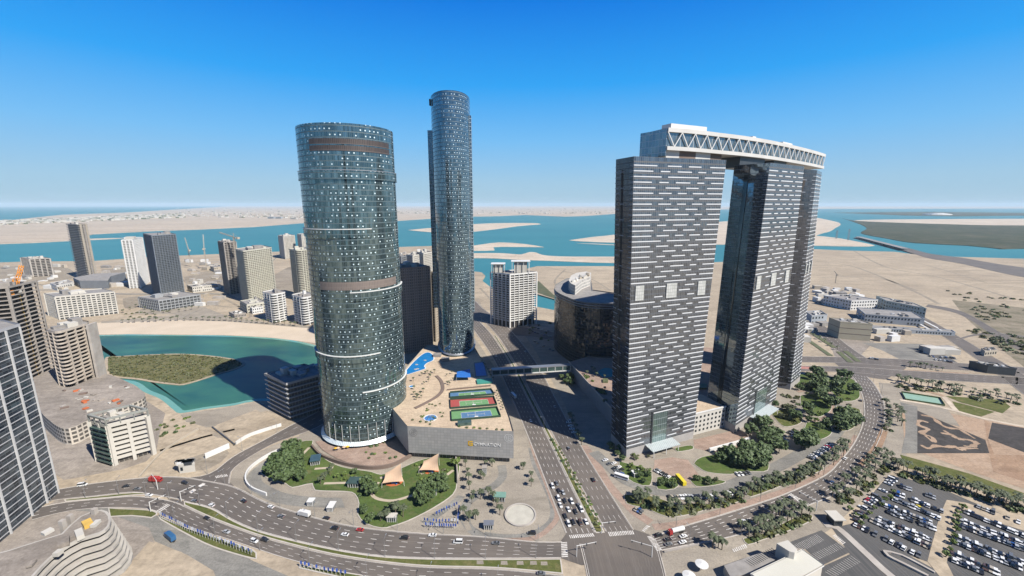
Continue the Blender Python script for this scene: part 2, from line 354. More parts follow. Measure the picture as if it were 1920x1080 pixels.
sheet('sandy_lot', [(265,875),(345,790),(385,800),(420,840),(350,860),(340,885),(300,885)], SAND, .06)
sheet('sandy_lot', [(405,797),(480,768),(525,795),(440,832)], SAND, .06)
sheet('lagoon_edge_walk', [(338,777),(440,762),(480,754),(560,775),(585,800),(500,770),(400,800),(360,805)], PAVE, .055)
DIRT = ground_mat('dirt', (.36,.31,.245), (.30,.255,.20), (.42,.37,.29), .01, .04, .3)
for l in ([(190,505),(300,498),(340,510),(260,530),(200,528)], [(345,520),(410,505),(418,540),(360,548)], [(0,500),(110,498),(140,520),(60,530),(0,528)], [(470,545),(545,500),(548,548),(500,560)], [(230,560),(262,555),(262,575),(235,578)], [(340,850),(400,830),(430,850),(390,880),(345,878)], [(395,815),(470,785),(500,792),(430,822)]): sheet('dirt_plot', l, DIRT, .045, sm=12)
def trackline(l, w_, z=.06): 
    p = smooth_line(GL(l), 8); mb = MB()
    for i in range(len(p)-1):
        d = (p[i+1]-p[i]).normalized(); nn = Vector((-d.y,d.x,0))*w_/2; mb.face([(*(p[i]-nn)[:2],z),(*(p[i+1]-nn)[:2],z),(*(p[i+1]+nn)[:2],z),(*(p[i]+nn)[:2],z)])
    struct('dirt_track', mb, DIRT)
for l, w_ in (([(1060,505),(1040,530),(1080,560)],5),([(1530,490),(1600,500),(1700,540),(1760,570)],7),([(1600,470),(1660,500),(1760,520),(1900,560)],6),([(1540,520),(1640,520),(1720,545)],5),([(1560,480),(1700,490),(1850,530)],4),([(345,500),(400,520),(415,545)],6),([(300,505),(350,530),(350,560)],5),([(420,560),(470,590),(430,600),(300,595)],5),([(60,530),(140,545),(220,535),(260,500)],7),([(0,500),(60,505),(140,500)],6),([(350,560),(420,575),(480,572)],6),([(1020,500),(1100,520),(1145,545)],4),([(300,845),(380,820),(440,805)],3),([(895,560),(905,590),(893,620)],6),([(900,540),(925,570),(918,600)],5)): trackline(l, w_)
# ------------------------------------------------------------------ roads
def road(name, left, right, lanes, m=ASPH, z=.12, dash=True, edge=True, step=5, gap=9.0, dl=3.5):
    L = smooth_line(GL(left, z), step); Rr = smooth_line(GL(right, z), step)
    sL, sR = arclen(L), arclen(Rr); T = max(sL[-1], sR[-1]); n = max(4, int(T/step))
    A = [at_frac(L, sL, sL[-1]*i/n) for i in range(n+1)]; Bb = [at_frac(Rr, sR, sR[-1]*i/n) for i in range(n+1)]
    mb = MB()
    for i in range(n):
        w1 = (A[i]-Bb[i]).length; d0 = T*i/n; d1 = T*(i+1)/n
        mb.face([A[i],Bb[i],Bb[i+1],A[i+1]], 0, [(0,d0),(w1,d0),(w1,d1),(0,d1)])
    o = struct(name, mb, m); up = Vector((0,0,.03)); mk = MB()
    def lerp(d, f):
        t = max(0, min(.99999, d/T))*n; i = int(t); t -= i
        return A[i].lerp(A[i+1], t).lerp(Bb[i].lerp(Bb[i+1], t), f)
    W = (A[n//2]-Bb[n//2]).length
    if dash:
        for k in range(1, lanes):
            f = k/lanes; d = 0; hw = .13/W
            while d < T-dl:
                mk.face([lerp(d,f-hw)+up, lerp(d,f+hw)+up, lerp(d+dl,f+hw)+up, lerp(d+dl,f-hw)+up]); d += gap
    if edge:
        for f in (.02, .98):
            hw = .09/W; d = 0
            while d < T:
                mk.face([lerp(d,f-hw)+up, lerp(d,f+hw)+up, lerp(d+step,f+hw)+up, lerp(d+step,f-hw)+up]); d += step
    if mk.f: part('lane_marking', mk, MARK, o)
    kb = MB()
    for P_, Q, in ((A, Bb), (Bb, A)):
        for i in range(n):
            a = P_[i]; b = P_[i+1]; oa = (a-Q[i]).normalized()*.45; ob = (b-Q[i+1]).normalized()*.45
            h = Vector((0,0,.16)); kb.face([a+h, b+h, b+ob+h, a+oa+h]); kb.face([a, b, b+h, a+h])
    part('kerb', kb, KERB, o)
    o['lanes'] = lanes
    return lerp, T
lerpN, TN = road('boulevard_southbound', [(1062,1000),(1030,920),(997,835),(958,742),(925,672),(893,625),(872,600)], [(1115,999),(1072,915),(1027,822),(985,740),(955,680),(922,628),(897,601)], 5)
lerpM, TM = road('boulevard_northbound', [(1137,997),(1090,912),(1037,815),(997,738),(968,684),(933,630),(905,600)], [(1187,994),(1140,920),(1090,838),(1040,745),(1005,680),(965,628),(935,600)], 5)
road('north_street', [(872,600),(850,575),(830,560),(800,535)], [(935,600),(905,578),(885,560),(840,535)], 6)
road('north_street', [(935,628),(1000,632),(1040,640)], [(930,605),(1010,618),(1050,625)], 4, dash=False, z=.1)
lerpU, TU = road('curving_road_upper', [(390,903),(440,914),(502,944),(590,971),(665,988),(765,999),(850,1004),(915,1008),(1005,1017),(1054,1017)], [(345,940),(395,952),(440,977),(490,997),(590,1022),(690,1040),(780,1046),(850,1047),(930,1047),(1052,1046)], 5)
lerpD, TD = road('curving_road_lower', [(345,950),(400,975),(475,1003),(540,1022),(640,1045),(780,1063),(930,1068),(1057,1080)], [(300,962),(355,988),(425,1010),(475,1027),(540,1048),(620,1068),(760,1095),(1000,1110)], 4)
lerpW, TW = road('western_road_upper', [(60,925),(110,918),(175,907),(275,896),(337,895),(390,903)], [(60,945),(117,936),(180,930),(250,923),(300,930),(345,938)], 3)
road('western_road_lower', [(60,955),(117,943),(200,935),(255,931),(320,940),(345,950)], [(60,975),(130,958),(200,952),(260,953),(285,956),(300,962)], 3)
lerpC, TC = road('lagoon_road', [(345,897),(395,888),(440,855),(500,823),(547,797),(600,770),(680,720)], [(430,907),(432,890),(445,872),(515,831),(587,805),(640,775),(720,730)], 3)
lerpE, TE = road('curving_road_east', [(1225,1007),(1280,988),(1353,966),(1432,941),(1477,925),(1545,893),(1573,868),(1605,826),(1620,785),(1618,745),(1603,712),(1590,700)], [(1240,1032),(1300,1020),(1370,1007),(1437,985),(1515,948),(1565,927),(1612,885),(1640,840),(1657,795),(1657,755),(1640,722),(1625,706)], 6)
road('boulevard_south', [(1088,1020),(1098,1060),(1106,1100)], [(1228,1012),(1240,1050),(1252,1100)], 6, dash=False)
sheet('junction', [(1050,1017),(1062,1000),(1190,993),(1228,1006),(1242,1033),(1240,1060),(1090,1060),(1052,1047)], ASPH, .105)
sheet('junction', [(345,940),(345,897),(400,903),(432,905),(445,917),(440,975),(390,952),(300,962),(320,935)], ASPH, .105)
sheet('east_junction', [(1590,701),(1625,707),(1660,712),(1700,690),(1680,676),(1590,668),(1560,676)], ASPH, .105)
road('east_west_road', [(1480,679),(1590,681),(1700,688),(1800,694),(1920,701),(2200,716)], [(1480,668),(1590,670),(1700,674),(1800,681),(1920,689),(2200,702)], 4)
road('east_west_road', [(1480,696),(1590,698),(1700,708),(1800,715),(1920,722),(2200,740)], [(1480,686),(1590,688),(1700,695),(1800,701),(1920,708),(2200,724)], 4)
road('northern_access_road', [(1590,668),(1560,650),(1520,610),(1500,585)], [(1625,672),(1590,648),(1545,610),(1520,585)], 3)
road('shore_highway', [(1600,446),(1690,469),(1740,484),(1800,494),(1920,520),(2300,580)], [(1610,443.5),(1698,464),(1745,476),(1800,483),(1920,502),(2300,545)], 6, z=.3, dash=False, step=30)
road('eastern_access_road', [(1700,590),(1760,625),(1840,680),(1920,740)], [(1715,585),(1775,618),(1860,668),(1940,715)], 3, dash=False)
road('eastern_access_road', [(1735,575),(1800,590),(1880,640),(1960,680)], [(1740,571),(1805,585),(1890,632),(1970,668)], 2, dash=False, edge=False)
road('eastern_access_road', [(1790,640),(1850,628),(1960,640)], [(1792,636),(1850,624),(1960,635)], 2, dash=False, edge=False, z=.14)
for a in ([(0,545),(120,545),(220,552),(400,552),(440,560)], [(180,540),(250,505),(330,495),(420,490)], [(330,600),(420,560),(470,540),(500,500),(520,480)]):
    q = GL(a); off = [v+Vector((0,9,0)) for v in q]
    def tpx(v):
        zc = v.y*cp-(0-H)*sp; return (960+F*v.x/zc, 540-F*(v.y*sp+(0-H)*cp)/zc)
    road('district_road', a, [tpx(v) for v in off], 2, dash=False, edge=False, m=GREY, z=.08)
# crossings
def crossing(a, b, c, d, n, z=.16, m=MARK):
    A, Bq, Cq, D = [x for x in GL([a, b, c, d], z)]; mb = MB()
    for i in range(n):
        t0 = (i+.2)/n; t1 = (i+.75)/n
        mb.face([A.lerp(Bq,t0), A.lerp(Bq,t1), D.lerp(Cq,t1), D.lerp(Cq,t0)])
    o = part('zebra_crossing', mb, m, None); o['kind'] = 'structure'
crossing((1069,1010),(1116,1006),(1112,1000),(1066,1004),13)
crossing((1143,1006),(1190,1002),(1187,995),(1139,998),15)
crossing((1052,1017),(1053,1046),(1065,1045),(1063,1016),9)
crossing((1213,1006),(1232,1034),(1242,1032),(1222,1004),12)
crossing((1476,929),(1510,949),(1517,945),(1483,925),14)
crossing((405,897),(428,893),(425,889),(403,893),8)
crossing((293,958),(313,944),(320,947),(300,961),7)
crossing((350,925),(385,903),(390,905),(355,928),2)
crossing((1372,1030),(1398,1020),(1402,1027),(1376,1036),8)
crossing((1203,995),(1213,985),(1220,987),(1208,998),5)
crossing((1560,1005),(1580,1022),(1586,1018),(1566,1002),8)
# medians and verges
def verge(name, top, bot, m=GRASSY, border=KERB, z=.3):
    p = smooth_line(GL(top, z), 6)+smooth_line(GL(bot[::-1], z), 6)
    q = [(v.x, v.y) for v in p]; mb = MB(); mb.prism(q, .05, z, 1, 1); i = offset_poly(q, -.7); mb.face([(x,y,z+.05) for x,y in i], 0)
    return struct(name, mb, [m, border])
verge('median', [(345,941),(395,953),(440,978),(490,998),(590,1023),(690,1041),(780,1047.5),(930,1049),(1052,1048)], [(345,948),(400,973),(475,1001),(540,1020),(640,1043),(780,1061),(930,1066),(1056,1077)])
verge('median', [(1117,1000),(1074,915),(1029,822),(987,740),(957,680),(925,628)], [(1134,999),(1086,915),(1033,815),(993,738),(964,684),(930,630)], GRASSY)
verge('median', [(120,937),(180,931),(250,924),(275,925)], [(122,941),(200,934),(250,929),(275,928)])
verge('median', [(203,953),(285,957),(295,965)], [(205,970),(245,968),(283,972)])
verge('grass_strip', [(296,967),(355,991),(425,1013),(475,1031),(482,1040)], [(300,975),(350,1003),(400,1027),(470,1048),(482,1047)])
verge('grass_strip', [(560,1060),(640,1072),(700,1082)], [(560,1066),(630,1082),(690,1096)])
# garden beds in the wide median
mb = MB()
for a in ((900,1052),(945,1053),(975,1053),(1000,1053),(1020,1054)):
    q = GL([(a[0]-6,a[1]),(a[0]+6,a[1]),(a[0]+7,a[1]+7),(a[0]-6,a[1]+7)], .38); mb.face(q)
q = None
o = struct('planting_bed', mb, PAVE)
# park lawns around the glass tower
def Z5(l): return [(440+a/4, 780+b/4) for a, b in l]
lawn1 = Z5([(195,430),(240,380),(380,270),(470,200),(590,185),(580,230),(660,310),(800,380),(1030,420),(1100,440),(1230,400),(1400,330),(1540,310),(1680,350),(1670,500),(1640,590),(1480,700),(1300,790),(1180,830),(1100,845),(980,810),(920,740),(930,660),(900,590),(830,570),(600,560),(580,510),(430,540),(380,510),(250,470)])
lp = smooth_line(GL(lawn1+[lawn1[0]], .3), 4)[:-1]
mb = MB(); q = [(v.x,v.y) for v in lp]; mb.prism(q, .02, .35, 1, 1); mb.face([(x,y,.4) for x,y in offset_poly(q,-.5)], 0); struct('park_lawn', mb, [GRASS, KERB])
def ribbon(name, px, wd, m, z, at=0, parent=None):
    p = smooth_line([B(u,v,at) for u,v in px], 2.5); mb = MB(); L = []; Rr = []
    for i, a in enumerate(p):
        d = (p[min(i+1,len(p)-1)]-p[max(i-1,0)]).normalized(); nn = Vector((-d.y,d.x,0))*wd/2; L.append(a+nn); Rr.append(a-nn)
    for i in range(len(p)-1): mb.face([(*Rr[i][:2],z),(*Rr[i+1][:2],z),(*L[i+1][:2],z),(*L[i][:2],z)])
    return struct(name, mb, m, parent)
PATH = mat('path', (.52,.44,.33), .9)
for l in ([(1080,500),(1030,570),(1060,620),(1180,640),(1300,610),(1420,570)], [(670,510),(840,505)], [(470,330),(560,240)], [(1230,400),(1200,440),(1090,470)], [(1560,470),(1640,410)], [(600,400),(740,390)], [(1390,380),(1410,440)]):
    ribbon('garden_path', Z5(l), 2.2, PATH, .46)
forecourt = Z5([(605,195),(650,190),(800,240),(1120,180),(1200,150),(1330,300),(1240,360),(1150,385),(1040,392),(900,370),(760,320),(660,260)])
sheet('forecourt', forecourt, PINK, .5)
def wallrun(name, px, h, t, m, label, cat='wall', z=0, at=0):
    p = smooth_line([B(u,v,at) for u,v in px], 3); mb = MB(); L = []; Rr = []
    for i, a in enumerate(p):
        d = (p[min(i+1,len(p)-1)]-p[max(i-1,0)]).normalized(); nn = Vector((-d.y,d.x,0))*t/2; L.append(a+nn); Rr.append(a-nn)
    mb.prism([(v.x,v.y) for v in L+Rr[::-1]], z, z+h); o = part(name, mb, m, None); return tag(o, label, cat)
for i in range(11):
    q = smooth_line([B(u,v) for u,v in Z5([(760,265),(900,245),(1020,215),(1120,180)])], 2); c = q[int((len(q)-1)*i/10)]
    t = thing('cafe_parasol', 'tan cafe parasol at the foot of the oval glass tower, %s from left' % ordw(i+1), 'parasol', (c.x,c.y,.5), i, 'cafe parasols'); mb = MB()
    for k in range(6): a0, a1 = k*1.047, (k+1)*1.047; mb.face([(1.5*math.cos(a0),1.5*math.sin(a0),2.3),(1.5*math.cos(a1),1.5*math.sin(a1),2.3),(0,0,2.9)])
    part('canopy', mb, CANV if i % 3 else LATT, t); mb = MB(); mb.bar((0,0,0),(0,0,2.8),.06); part('pole', mb, WHITE, t)
wallrun('retaining_wall', Z5([(580,235),(640,300),(760,350),(900,385),(1040,400),(1180,380),(1300,320),(1330,300)]), 2.6, 1.2, BROWN, 'curved brown retaining wall below the forecourt of the oval glass tower')
wallrun('ramp_wall', Z5([(440,225),(380,250),(280,290),(180,350),(110,410),(82,470),(95,520),(140,560),(240,600)]), 2.4, .8, WHITE, 'curved white wall of the ramp beside the park')
ribbon('ramp_road', Z5([(440,262),(330,310),(220,375),(150,440),(150,510),(220,560),(330,610),(500,640),(700,650),(860,650)]), 9, GREY, .09)
ribbon('ramp_road', Z5([(850,600),(880,680),(880,790),(850,830)]), 8, PAVE, .095)
wallrun('boundary_wall', Z5([(10,215),(120,150),(350,75)]), 2.5, 1, WHITE, 'white wall between the sandy lot and the lagoon road')
wallrun('boundary_wall', [(385,860),(430,840)], 4, 1, WHITE, 'short white wall by the small white guard building')
wallrun('garden_wall', Z5([(1660,330),(1670,430),(1672,510)]), 3, .8, CONC, 'grey garden wall on the east side of the park lawn')
wallrun('low_wall', [(372,806),(310,845),(262,895)], 1.5, .8, BEIGE, 'low beige wall crossing the sandy lot near the white block')
wallrun('low_wall', [(398,802),(440,835)], 1.2, .8, DSTEEL, 'low dark wall along the west edge of the sandy lot')
# plaza right of the park
def Z7(l): return [(780+a/4, 810+b/4) for a, b in l]
def ring(name, c, r0, r1, m, z, h, label=None, n=40, e=1.0):
    mb = MB()
    for i in range(n):
        a, b = 2*math.pi*i/n, 2*math.pi*(i+1)/n
        q = [(c[0]+r*math.cos(t), c[1]+e*r*math.sin(t)) for r, t in ((r0,a),(r1,a),(r1,b),(r0,b))]
        mb.prism(q, z, z+h)
    return mb
fc = B(*Z7([(783,625)])[0])
t = thing('fountain_basin', 'round pale basin on the plaza near the junction corner', 'fountain', (fc.x, fc.y, 0))
mb = MB(); c = [(8.6*math.cos(2*math.pi*i/40), 8.6*math.sin(2*math.pi*i/40)) for i in range(40)]; mb.prism(c, .03, .4); part('basin_floor', mb, mat('pale_stone', (.55,.52,.44), .8), t)
part('rim', ring('r', (0,0), 8.6, 9.6, None, .03, .9), CONCL, t)
ribbon('plaza_road', Z7([(340,480),(300,520),(60,690)]), 5, GREY, .08)
ribbon('plaza_road', Z7([(640,250),(650,330),(590,400),(480,460),(380,540),(365,640),(420,730),(520,780),(700,800),(860,780),(980,720),(1040,640),(1030,520),(960,360),(900,240),(870,120)]), 6, GREY, .07)
ribbon('brown_footpath', Z7([(860,60),(900,200),(960,340),(1020,500),(1060,620),(1020,700),(900,790),(700,812),(300,800)]), 3.2, PINK, .085)
for l in ([(340,600),(400,740)], [(440,600),(430,680),(520,750)]): ribbon('plaza_road', Z7(l), 3, PAVE, .1)
# ------------------------------------------------------------------ oval glass tower, slender glass tower
GT = facade('tower_glass', (.085,.135,.145), (.21,.29,.30), 1.25, 3.8, (.07,.10,.11), .08, .14, .1, .85, dot=.50, dsz=(.27,.22), dcw=3.3, power=1.6, tilt=.03)
GT2 = facade('slender_tower_glass', (.085,.135,.16), (.20,.28,.32), 1.1, 3.8, (.07,.10,.12), .08, .14, .1, .85, dot=.58, dsz=(.30,.19), dcw=2.7, power=1.4, tilt=.03)
def circ(cx, cy, a, b, th, n=96, k=1.0, off=0):
    o = []
    for i in range(n):
        t = 2*math.pi*i/n; ct, st = math.cos(t), math.sin(t)
        x = (a+off)*math.copysign(abs(ct)**k, ct); y = (b+off)*math.copysign(abs(st)**k, st)
        o.append((cx+x*math.cos(th)-y*math.sin(th), cy+x*math.sin(th)+y*math.cos(th)))
    return o
def shell(mb, ring0, z0, z1, m=0, i0=0, i1=None, ring1=None):
    n = len(ring0); i1 = n if i1 is None else i1; u = 0; r1 = ring1 or ring0
    for i in range(i0, i1):
        a, b = ring0[i % n], ring0[(i+1) % n]; c, d = r1[(i+1) % n], r1[i % n]; L = math.hypot(b[0]-a[0], b[1]-a[1])
        mb.face([(a[0],a[1],z0),(b[0],b[1],z0),(c[0],c[1],z1),(d[0],d[1],z1)], m, [(u,z0),(u+L,z0),(u+L,z1),(u,z1)]); u += L
SX, SY, SR = -122.9, 326.6, 33.6
t = thing('oval_glass_tower', 'broad oval blue-green glass tower dotted with white panels, left of the slender one', 'skyscraper', (SX, SY, 0))
mb = MB(); r = circ(0,0,SR,SR,0,120); shell(mb, r, 6, 237.5); part('glass_facade', mb, GT, t, smooth=True)
mb = MB(); mb.face([(x,y,233) for x,y in r]); mb.box((0,0,235),(20,14,4)); part('roof', mb, ROOFG, t)
mb = MB(); shell(mb, circ(0,0,SR-3,SR-3,0,60), 0, 6.2); part('lobby', mb, GLASSG, t)
mb = MB(); r2 = circ(0,0,SR+2.2,SR+2.2,0,90)
shell(mb, r2, 2.6, 5.2, ring1=circ(0,0,SR,SR,0,90)); part('entrance_canopy', mb, facade('canopy_glass', (.5,.56,.56), (.42,.48,.48), 1.6, 30, (.75,.77,.77), .15, .0, .3, .2, tilt=0), t)
LOUV = facade('louvre_bronze', (.03,.024,.022), (.048,.037,.033), 1.2, 4, (.085,.068,.062), .25, .1, .5, .2, tilt=0)
def arc_idx(deg0, deg1, n=120): return int(deg0/360*n), int(deg1/360*n)
ro = circ(0,0,SR+.25,SR+.25,0,120)
for z0, z1 in ((224,227.6),(219.6,223.2)):
    mb = MB(); i0, i1 = arc_idx(247, 350); shell(mb, ro, z0, z1, 0, i0, i1); part('louvre_band', mb, LOUV, t, 'bronze louvre band near the roof')
mb = MB(); i0, i1 = arc_idx(245, 348); shell(mb, ro, 124, 130, 0, i0, i1); part('louvre_band', mb, facade('louvre_tan', (.12,.098,.085),(.15,.12,.105), 1.2, 3, (.17,.14,.12), .2, .1, .6, .1, tilt=0), t, 'tan plant-floor band halfway up')
def ledge(z, d0, d1, h=5.0, th=.5, off=1.1):
    mb = MB(); i0, i1 = arc_idx(d0, d1); a = circ(0,0,SR,SR,0,120,off=off); n = 120
    for i in range(i0, i1):
        p0, p1 = r[i%n], r[(i+1)%n]; q0, q1 = a[i%n], a[(i+1)%n]
        mb.face([(*q0,z),(*q1,z),(*q1,z+th),(*q0,z+th)]); mb.face([(*q0,z+th),(*q1,z+th),(*p1,z+th),(*p0,z+th)]); mb.face([(*p0,z),(*p1,z),(*q1,z),(*q0,z)])
    part('ledge', mb, STEEL if z > 180 else WHITE, t)
    if h:
        mb = MB(); b = circ(0,0,SR,SR,0,120,off=off-.15); shell(mb, b, z-h, z, 0, i0, i1)
        for i, s in ((i0,1),(i1,-1)): mb.face([(*r[i%n],z-h),(*b[i%n],z-h),(*b[i%n],z),(*r[i%n],z)])
        part('projecting_glass_band', mb, GT, t)
ledge(207, 200, 383, 6); ledge(167, 200, 312, 5.5); ledge(122, 284, 383, 6); ledge(74, 198, 314, 5); ledge(45, 290, 383, 5); ledge(42, 180, 200, 5)
mb = MB()
for d in range(236, 330, 11):
    a = math.radians(d); mb.bar(((SR+.5)*math.cos(a),(SR+.5)*math.sin(a),5),((SR+.5)*math.cos(a),(SR+.5)*math.sin(a),19), .18)
part('entrance_mast', mb, WHITE, t)
KX, KY = -64.05, 465.3
t = thing('slender_glass_tower', 'tallest slender rounded glass tower behind the oval one', 'skyscraper', (KX, KY, 0))
r = circ(0,0,41.3,20.06,1.69,120,.92); mb = MB(); shell(mb, r, 8, 290.2); part('glass_facade', mb, GT2, t, smooth=True)
mb = MB(); mb.face([(x,y,287) for x,y in r]); part('roof', mb, ROOFG, t)
mb = MB(); shell(mb, circ(0,0,41.3,20.06,1.69,90,.92,off=-2.5), 0, 8.2); part('lobby', mb, GLASSG, t)
mb = MB(); shell(mb, circ(0,0,41.3,20.06,1.69,90,.92,off=1.6), 27, 28.3, ring1=circ(0,0,41.3,20.06,1.69,90,.92)); part('canopy_ring', mb, STEEL, t)
FIN = facade('fin_glass', (.08,.12,.15),(.12,.17,.20), 1.5, 3.8, (.30,.36,.40), .1, .12, .15, .8, tilt=.02)
# side fins of the slender tower
pL = B(804,250,265); pL2 = B(813,540,75)
mb = MB(); mb.box((-22.2,6,165),(5,24,190),math.radians(4)); part('side_fin', mb, FIN, t, 'flat glass fin on the west flank')
mb = MB(); mb.box((20.2,-3,170),(3.2,22,206),math.radians(4)); part('side_fin', mb, FIN, t, 'flat glass fin on the east flank')
mb = MB(); mb.box((-17.5,-20,284),(1.4,3,6)); part('roof_opening', mb, DARKI, t)
for x, y, w1, w2, h, lb in ((-45,-85,38,34,265,'dark tower behind the viewpoint, mirrored in the middle of the oval glass tower'),(-150,-70,34,30,190,'lower dark tower behind the viewpoint, mirrored in the oval glass tower flank'),(95,-130,40,30,225,'tower behind the viewpoint on the side of the gate towers, seen as a reflection')):
    t = thing('neighbour_tower', lb, 'skyscraper', (x,y,0)); mb = MB(); mb.box((0,0,h/2),(w1,w2,h)); part('facade', mb, facade('neighbour_glass', (.03,.04,.045),(.08,.09,.10), 2.5, 3.8, (.12,.12,.12), .12, .2, .2, .4, tilt=0), t); mb = MB(); mb.box((0,0,h+2),(w1*.5,w2*.5,4)); part('roof_plant', mb, ROOFG, t)
# ------------------------------------------------------------------ gate towers
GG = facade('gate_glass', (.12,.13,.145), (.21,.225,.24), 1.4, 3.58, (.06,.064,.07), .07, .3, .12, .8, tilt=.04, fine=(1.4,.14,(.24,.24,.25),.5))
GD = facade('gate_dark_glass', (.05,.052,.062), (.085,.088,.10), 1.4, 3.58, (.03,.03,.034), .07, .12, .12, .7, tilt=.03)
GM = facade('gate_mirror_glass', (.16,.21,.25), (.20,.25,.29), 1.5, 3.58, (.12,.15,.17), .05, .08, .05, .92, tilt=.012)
ROWS = [[(0,.24),(.35,.5),(.58,.72),(.82,1)],[(0,.2),(.28,.38),(.46,.62),(.69,.78),(.85,1)],[(0,.29),(.36,.7),(.77,1)],[(0,.19),(.27,.37),(.45,.61),(.69,.77),(.85,1)],[(0,.23),(.34,.5),(.57,.71),(.81,1)],[(0,.21),(.27,.41),(.48,.58),(.65,.78),(.82,1)],[(0,.32),(.39,.66),(.73,1)],[(0,.2),(.27,.41),(.48,.58),(.65,.77),(.82,1)]]
GHT = 215.0
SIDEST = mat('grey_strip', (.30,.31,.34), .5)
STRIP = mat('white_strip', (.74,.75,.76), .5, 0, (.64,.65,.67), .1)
def gate(label, bl, tp, roofpts=None, left='dark', entrance=None):
    L0,F0,R0 = [B(u,v,0) for u,v in bl]; L1,F1,R1 = [B(u,v,GHT) for u,v in tp]
    K0 = L0+R0-F0; K1 = L1+R1-F1; org = (F0+K0)/2; org.z = 0
    t = thing('gate_tower', label, 'skyscraper', org)
    P0 = [v-org for v in (L0,F0,R0,K0)]; P1 = [v-org for v in (L1,F1,R1,K1)]
    def pt(i, f, z, out=0):
        a0, b0 = P0[i], P0[(i+1)%4]; a1, b1 = P1[i], P1[(i+1)%4]; s = z/GHT
        q = a0.lerp(b0,f).lerp(a1.lerp(b1,f), s); q.z = z
        e = (b0-a0); n = Vector((e.y,-e.x,0)).normalized(); return q+n*out
    FB = {}
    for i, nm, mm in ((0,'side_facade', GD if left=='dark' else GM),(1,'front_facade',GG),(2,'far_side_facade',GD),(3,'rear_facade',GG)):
        mb = MB(); W = (P0[(i+1)%4]-P0[i]).length; ny, nx = 40, 6
        for a in range(ny):
            for b in range(nx):
                z0, z1, f0, f1 = GHT*a/ny, GHT*(a+1)/ny, b/nx, (b+1)/nx
                mb.face([pt(i,f0,z0),pt(i,f1,z0),pt(i,f1,z1),pt(i,f0,z1)], 0, [(W*f0,z0),(W*f1,z0),(W*f1,z1),(W*f0,z1)])
        FB[i] = (nm, mb, mm)
    mb = MB(); mb.face([P1[0]-Vector((0,0,1.5)),P1[1]-Vector((0,0,1.5)),P1[2]-Vector((0,0,1.5)),P1[3]-Vector((0,0,1.5))]); part('roof', mb, ROOFG, t)
    pr = 0
    for i in (1, 3):
        mb = FB[i][1]; row = 0; z = 209.5
        while z > 9:
            for a, b in ROWS[row % 8]:
                if 119 < z < 129 and ((a < .16) or .36 < (a+b)/2 < .62 or a > .8): continue
                if entrance and z < entrance[2] and not (b < entrance[0] or a > entrance[1]): continue
                P = [pt(i,a,z-.36,.0),pt(i,b,z-.36,.0),pt(i,b,z-.36,.18),pt(i,a,z-.36,.18)]
                P = [P[3],P[2],P[1],P[0]]; Q = [Vector((p.x,p.y,p.z+.72)) for p in P]
                mb.hexa([*P,*Q], 1)
            z -= 3.58; row += 1
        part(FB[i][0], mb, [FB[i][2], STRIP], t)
    for i in (0, 2):
        mb = FB[i][1]; row = 0; z = 209.5
        while z > 9:
            segs = [(0,.10+.08*(row%3)),(.84-.06*(row%2),1)] if left=='dark' or i == 2 else [(.9,1)]
            if row % 3 == 1 and (left == 'dark' or i == 2): segs.append((.30,.52))
            for k, (a, b) in enumerate(segs):
                P = [pt(i,a,z-.3,.0),pt(i,b,z-.3,.0),pt(i,b,z-.3,.3),pt(i,a,z-.3,.3)]; P = P[::-1]
                mb.hexa([*P,*[Vector((p.x,p.y,p.z+.6)) for p in P]], 1)
            z -= 3.58; row += 1
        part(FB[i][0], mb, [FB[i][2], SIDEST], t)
    mb = MB()
    for a, b in ((.33,.45),):
        mb.face([pt(0,a,12,.08),pt(0,b,12,.08),pt(0,b,GHT-8,.08),pt(0,a,GHT-8,.08)], 0)
    part('service_slot', mb, DARKI if left == 'dark' else GLASS, t)
    if left != 'dark':
        mb = MB(); mb.face([pt(0,.45,2,.12),pt(0,.47,2,.12),pt(0,.47,GHT-1,.12),pt(0,.45,GHT-1,.12)]); part('glass_joint', mb, DARKI, t)
    SG = facade('sky_garden', (.34,.345,.32),(.42,.42,.40), 1.7, 2.4, (.20,.205,.195), .12, .12, .5, .0, tilt=0)
    for a, b in ((.05,.15),(.42,.55),(.82,.92)):
        mb = MB(); W = (P0[2]-P0[1]).length
        P = [pt(1,a,118.5,.5),pt(1,b,118.5,.5),pt(1,b,118.5,.02),pt(1,a,118.5,.02)]; mb.hexa([*P,*[Vector((p.x,p.y,p.z+10.5)) for p in P]]); part('sky_garden_bay', mb, SG, t)
    mb = MB(); q = [pt(i,0,0,.3) for i in range(4)]
    for i in (0,1,2,3): mb.face([pt(i,0,0,.12),pt(i,1,0,.12),pt(i,1,6.5,.12),pt(i,0,6.5,.12)])
    part('base_cladding', mb, mat('base_stone', (.42,.40,.38), .7), t)
    if entrance:
        a, b, h = entrance; mb = MB(); mb.face([pt(1,a,1,.2),pt(1,b,1,.2),pt(1,b,h,.2),pt(1,a,h,.2)], 0, [(0,1),(20,1),(20,h),(0,h)]); part('entrance_glazing', mb, facade('entrance_glass', (.16,.22,.21),(.22,.28,.27), 3, 5, (.3,.34,.34), .04, .04, .06, .7, tilt=.02), t)
        mb = MB(); P = [pt(1,a-.1,6,.1),pt(1,b+.1,6,.1),pt(1,b+.1,5,9),pt(1,a-.1,5,9)]; P = P[::-1]; mb.hexa([*P,*[Vector((p.x,p.y,p.z+.35)) for p in P]])
        part('entrance_canopy', mb, facade('canopy_slats', (.22,.26,.26),(.27,.31,.31), 1.5, 1.5, (.40,.42,.42), .25, .25, .3, .2, tilt=0), t)
        for f in (a-.08,(a+b)/2,b+.08): mb = MB(); mb.bar(pt(1,f,0,8.5), pt(1,f,5.1,8.5), .3); part('canopy_column', mb, WHITE, t)
